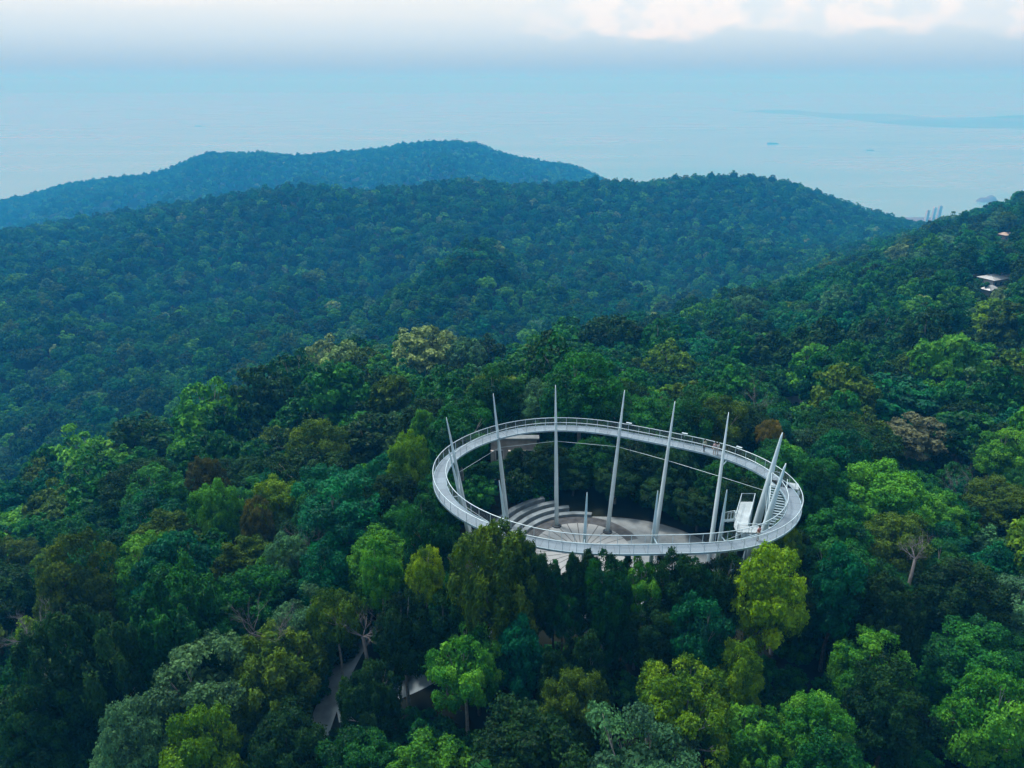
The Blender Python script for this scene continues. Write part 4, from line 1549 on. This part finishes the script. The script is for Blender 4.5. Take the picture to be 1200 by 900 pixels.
# scatter, nearest band first
rs = np.random.default_rng(77)
bands = [(34, 130, 16000, 0.66, 1.2), (130, 260, 16000, 0.7, 1.5), (260, 480, 20000, 0.65, 1.4), (480, 900, 40000, 0.65, 1.35), (900, 1500, 44000, 0.75, 1.45), (1500, 3000, 42000, 1.15, 1.7)]
far = []
for y0, y1, tries, s0, s1 in bands:
    yy = np.sqrt(rs.uniform(y0 ** 2, y1 ** 2, tries))
    umax = 1.05 if y0 < 100 else 0.86
    uu = rs.uniform(-umax, umax, tries)
    xx = uu * yy
    gz = ground(xx, yy)
    for i in range(tries):
        x, y, z = xx[i], yy[i], gz[i]
        if z < SEA + 3:
            continue
        s = rs.uniform(s0, s1)
        form = pick_form(rs.random())
        q = int(rs.integers(COUNT[form]))
        rad = PROTO[(form, q, 'hd')][3] * s * 0.74
        if not near_free(x, y, rad, 0.86 if y0 < 480 else 0.82):
            continue
        sz = s * rs.uniform(0.85, 1.25)
        if y < 760 and not fits(x, y, z, s, sz, form, q, y < 130):
            # try a smaller one
            s *= 0.62
            sz *= 0.62
            rad *= 0.62
            if not fits(x, y, z, s, sz, form, q, y < 130):
                continue
        occupy(x, y, rad)
        tone = pick_tone(x, y, rs.random())
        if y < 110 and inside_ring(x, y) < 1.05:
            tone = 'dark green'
        far.append(dict(x=x, y=y, z=z, s=s, sz=sz, form=form, q=q, tone=tone, rot=rs.uniform(0, 6.283), label=None, short=None))
print('scattered', len(far), time.time() - T0)

# drop what the hills hide (with a margin, so a step aside still finds a full canopy)
UB = 240
ub = np.linspace(-1.1, 1.1, UB)
db_ = np.exp(np.linspace(math.log(30), math.log(3200), 260))
UU2, DD2 = np.meshgrid(ub, db_)
EL = (ground(UU2 * DD2, DD2) + 8 - CAM_Z) / DD2
HMAX = np.maximum.accumulate(EL, 0)
def hidden(t_, margin):
    j = int(np.clip((t_['x'] / t_['y'] + 1.1) / 2.2 * (UB - 1), 0, UB - 1))
    i = int(np.searchsorted(db_, t_['y'] * 0.93)) - 1
    if i < 0:
        return False
    top = (t_['z'] + 13 * t_['sz'] + margin - CAM_Z) / t_['y']
    return top < HMAX[i, max(0, j - 2):j + 3].min()
far = [t_ for t_ in far if not hidden(t_, 6)]
print('kept', len(far))

# ---- the 300 that show largest are trees of their own
def screen(t_):
    pr = PROTO[(t_['form'], t_['q'], 'hd')]
    px, py, f = project((t_['x'], t_['y'], t_['z'] + pr[2] * t_['sz'] * 0.75))
    return px, py, pr[3] * t_['s'] / f * FPX, f
inview = []
rest = []
for t_ in far:
    px, py, wr, f = screen(t_)
    t_['scr'] = (px, py, wr, f)
    if -wr * .5 < px < 1200 + wr * .5 and -20 < py < 900 + wr * .4 and not hidden(t_, -2):
        inview.append(t_)
    else:
        rest.append(t_)
for t_ in trees:
    t_['scr'] = screen(t_)
inview.sort(key=lambda t_: -t_['scr'][2])
NIND = 300 - len(trees)
indiv = trees + inview[:NIND]
rest += inview[NIND:]
print('individual', len(indiv), 'forest', len(rest))

# ---- labels that single out each tree: look, then its place by a named landmark
LAND = [((t_['scr'][0], t_['scr'][1]), 'the ' + t_['short']) for t_ in trees if t_['short']]
LAND += [((507, 550), "the walkway's left bend"), ((943, 585), "the walkway's stair end"), ((651, 452), 'the tallest mast'), ((1165, 322), 'the white-roofed house'), ((400, 790), 'the pale footpath'), ((760, 640), "the walkway's front rail"), ((815, 505), "the walkway's rear rail")]
keyed = {}
for t_ in indiv:
    if t_['label']:
        continue
    px, py = t_['scr'][:2]
    (lx, ly), nm = min(LAND, key=lambda q: (q[0][0] - px) ** 2 + ((q[0][1] - py) * 1.3) ** 2)
    dx, dy = px - lx, (py - ly) * 1.3
    rel = ('right of' if dx > 0 else 'left of') if abs(dx) > abs(dy) else ('in front of' if dy > 0 else 'behind')
    look = ('small ' if t_['scr'][2] < 17 else '') + t_['tone'] + ' ' + FORMWORD[t_['form']]
    keyed.setdefault((look, rel, nm), []).append((hypot(dx, dy), t_))
ORD = ['nearest', 'second nearest', 'third nearest', 'fourth nearest', 'fifth nearest', 'sixth nearest']
for (look, rel, nm), lst in keyed.items():
    lst.sort(key=lambda q: q[0])
    for k, (_, t_) in enumerate(lst):
        o_ = '' if len(lst) == 1 else ', ' + ORD[min(k, 5)] + ' such'
        t_['label'] = f"{look} tree{o_} {rel} {nm}"

FIRST = {}
for t_ in indiv:
    lod = 'hd' if t_['scr'][3] < 125 else 'md'
    cm, tm, top, rad = PROTO[(t_['form'], t_['q'], lod)]
    e = bpy.data.objects.new(KIND[t_['form']], None)
    COL.objects.link(e)
    e.location = (t_['x'], t_['y'], t_['z'])
    e.rotation_euler = (0, 0, t_['rot'])
    e.scale = (t_['s'], t_['s'], t_['sz'])
    tag(e, t_['label'], 'tree', 'rainforest trees round the walkway')
    c_ = bpy.data.objects.new('crown', cm)
    COL.objects.link(c_)
    c_.parent = e
    k = random.uniform(0.82, 1.2)
    col = TONE[t_['tone']]
    c_.color = (col[0] * k * random.uniform(.92, 1.08), col[1] * k, col[2] * k * random.uniform(.9, 1.1), 1)
    tr_ = bpy.data.objects.new('trunk', tm)
    COL.objects.link(tr_)
    tr_.parent = e
    FIRST.setdefault((t_['form'], t_['q'], lod), c_)

# ---- the rest of the canopy: one object, instanced leaf crowns
def forest_object(name, items, srcs, label=None):
    me = bpy.data.meshes.new(name)
    me.vertices.add(len(items))
    me.vertices.foreach_set('co', np.array([(i['x'], i['y'], i['z']) for i in items], np.float32).ravel())
    def attr(nm, typ, dom, vals, key='value'):
        a = me.attributes.new(nm, typ, dom)
        a.data.foreach_set(key, np.array(vals, np.int32 if typ == 'INT' else np.float32).ravel())
    keys = list(srcs)
    attr('pick', 'INT', 'POINT', [keys.index((i['form'], i['q'])) for i in items])
    attr('size', 'FLOAT_VECTOR', 'POINT', [(i['s'], i['s'], i['sz']) for i in items], 'vector')
    attr('turn', 'FLOAT_VECTOR', 'POINT', [(0, 0, i['rot']) for i in items], 'vector')
    cols = []
    for i in items:
        k = random.uniform(0.75, 1.25)
        c_ = TONE[i['tone']]
        cols.append((c_[0] * k * random.uniform(.9, 1.1), c_[1] * k, c_[2] * k * random.uniform(.85, 1.15), 1))
    attr('tint', 'FLOAT_COLOR', 'POINT', cols, 'color')
    me.update()
    o = bpy.data.objects.new(name, me)
    COL.objects.link(o)
    g = bpy.data.node_groups.new(name + '_nodes', 'GeometryNodeTree')
    g.interface.new_socket('Geometry', in_out='INPUT', socket_type='NodeSocketGeometry')
    g.interface.new_socket('Geometry', in_out='OUTPUT', socket_type='NodeSocketGeometry')
    gi = g.nodes.new('NodeGroupInput')
    go = g.nodes.new('NodeGroupOutput')
    ip = g.nodes.new('GeometryNodeInstanceOnPoints')
    g.links.new(gi.outputs[0], ip.inputs['Points'])
    jn = g.nodes.new('GeometryNodeJoinGeometry')
    for kk in reversed(keys):                 # Join keeps the order of links from last to first
        oi = g.nodes.new('GeometryNodeObjectInfo')
        oi.transform_space = 'ORIGINAL'
        oi.inputs['Object'].default_value = srcs[kk]
        oi.inputs['As Instance'].default_value = False
        sm = g.nodes.new('GeometryNodeSetMaterial')
        sm.inputs['Material'].default_value = M_leaf_far
        g.links.new(oi.outputs['Geometry'], sm.inputs['Geometry'])
        gt = g.nodes.new('GeometryNodeGeometryToInstance')
        g.links.new(sm.outputs[0], gt.inputs[0])
        g.links.new(gt.outputs[0], jn.inputs[0])
    g.links.new(jn.outputs[0], ip.inputs['Instance'])
    ip.inputs['Pick Instance'].default_value = True
    def na(nm, typ):
        a = g.nodes.new('GeometryNodeInputNamedAttribute')
        a.data_type = typ
        a.inputs['Name'].default_value = nm
        return a.outputs['Attribute']
    g.links.new(na('pick', 'INT'), ip.inputs['Instance Index'])
    er = g.nodes.new('FunctionNodeEulerToRotation')
    g.links.new(na('turn', 'FLOAT_VECTOR'), er.inputs[0])
    g.links.new(er.outputs[0], ip.inputs['Rotation'])
    g.links.new(na('size', 'FLOAT_VECTOR'), ip.inputs['Scale'])
    g.links.new(ip.outputs[0], go.inputs[0])
    mod = o.modifiers.new('canopy', 'NODES')
    mod.node_group = g
    o['kind'] = 'stuff'
    return o
SRC = {}
for kk, ob_ in FIRST.items():
    if kk[2] == 'md':
        SRC[(kk[0], kk[1])] = ob_
for i in rest:
    if (i['form'], i['q']) not in SRC:
        opts = [k for k in SRC if k[0] == i['form']] or [k for k in SRC if k[0] == 'round']
        i['form'], i['q'] = opts[0]
forest_object('forest', rest, SRC)
# low growth on the forest floor near the walkway
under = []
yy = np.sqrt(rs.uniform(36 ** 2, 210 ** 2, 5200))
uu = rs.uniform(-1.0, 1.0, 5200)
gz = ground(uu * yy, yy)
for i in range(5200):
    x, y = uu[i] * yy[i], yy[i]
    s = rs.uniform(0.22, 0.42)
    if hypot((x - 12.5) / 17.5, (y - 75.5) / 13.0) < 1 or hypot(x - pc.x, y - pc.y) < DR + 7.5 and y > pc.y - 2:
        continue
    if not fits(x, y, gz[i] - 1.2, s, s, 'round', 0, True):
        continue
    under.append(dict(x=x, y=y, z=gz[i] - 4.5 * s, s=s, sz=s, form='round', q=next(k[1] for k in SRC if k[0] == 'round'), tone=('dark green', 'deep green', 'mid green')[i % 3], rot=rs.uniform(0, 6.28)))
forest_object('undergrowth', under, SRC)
print('forest built', len(under), time.time() - T0)

# ---- bare, bleached trees
def bare_tree(px, py, depth, hgt, label, seed, material, spread=0.6):
    top = at_depth(px, py, depth)
    g = float(ground(np.array([top.x]), np.array([top.y]))[0])
    r_ = random.Random(seed)
    e = empty('bare_tree', (top.x, top.y, g))
    tag(e, label, 'bare tree', 'bare bleached trees')
    H = top.z - g
    s = MB()
    b0 = Vector((0, 0, H - hgt))
    lean = Vector((r_.uniform(-.6, .6), r_.uniform(-.3, .3), 0))
    s.tube([Vector((0, 0, -1)), b0 * .5 + lean * .4, b0 + lean], [0.24, 0.20, 0.15], 7)
    o = s.build('trunk', material, e, True)
    o.matrix_parent_inverse = Matrix.Identity(4)
    b = MB()
    def grow(p, d, l, r, lev):
        n_ = 3
        pts_, rad_ = [p], [r]
        for k in range(n_):
            d = (d + Vector((r_.uniform(-.28, .28), r_.uniform(-.28, .28), r_.uniform(-.12, .22)))).normalized()
            p = p + d * l / n_
            pts_.append(p)
            rad_.append(r * (1 - .25 * (k + 1)))
        b.tube(pts_, rad_, 5)
        if lev > 0:
            for k in range(r_.choice((3, 4))):
                q = pts_[r_.choice((1, 2, 3))]
                dd = (d + Vector((r_.uniform(-1, 1), r_.uniform(-1, 1), r_.uniform(-.35, .6))) * 0.9).normalized()
                grow(q, dd, l * r_.uniform(.55, .8), r * .5, lev - 1)
    for k in range(5):
        a = k * 1.257 + r_.uniform(-.4, .4)
        grow(b0 + lean, Vector((math.cos(a) * spread, math.sin(a) * spread, r_.uniform(.35, 1))).normalized(), hgt * r_.uniform(.40, .58), 0.065, 3)
    o = b.build('branches', material, e, True)
    o.matrix_parent_inverse = Matrix.Identity(4)
M_bone = mat('bleached_wood', (0.17, 0.165, 0.17), 0.85, 0, (2.0, 0.7, 1.15), 0.15)
for i, a in enumerate(((356, 600, 74, 4.5, 'bleached bare tree with pinkish grey branches above the greyish round tree'), (322, 706, 57, 4.5, 'bleached bare tree with white twigs beside the huge feathery tree'),
          (428, 706, 57, 4.0, 'bleached bare branches hooking over the pale footpath gap'), (25, 712, 60, 4.5, 'bluish bare tree at the left edge over the huge feathery tree'),
          (1080, 626, 66, 3.2, 'bare branches poking from the olive-brown crown on the right slope'), (890, 448, 122, 8.0, 'tall pale bare tree standing behind the rusty yellow-brown crown'), (1138, 550, 92, 5.0, 'grey bare tree below the pinkish flowering tree'))):
    bare_tree(*a, seed=30 + i, material=M_bone, spread=1.1 if i < 5 else 0.5)
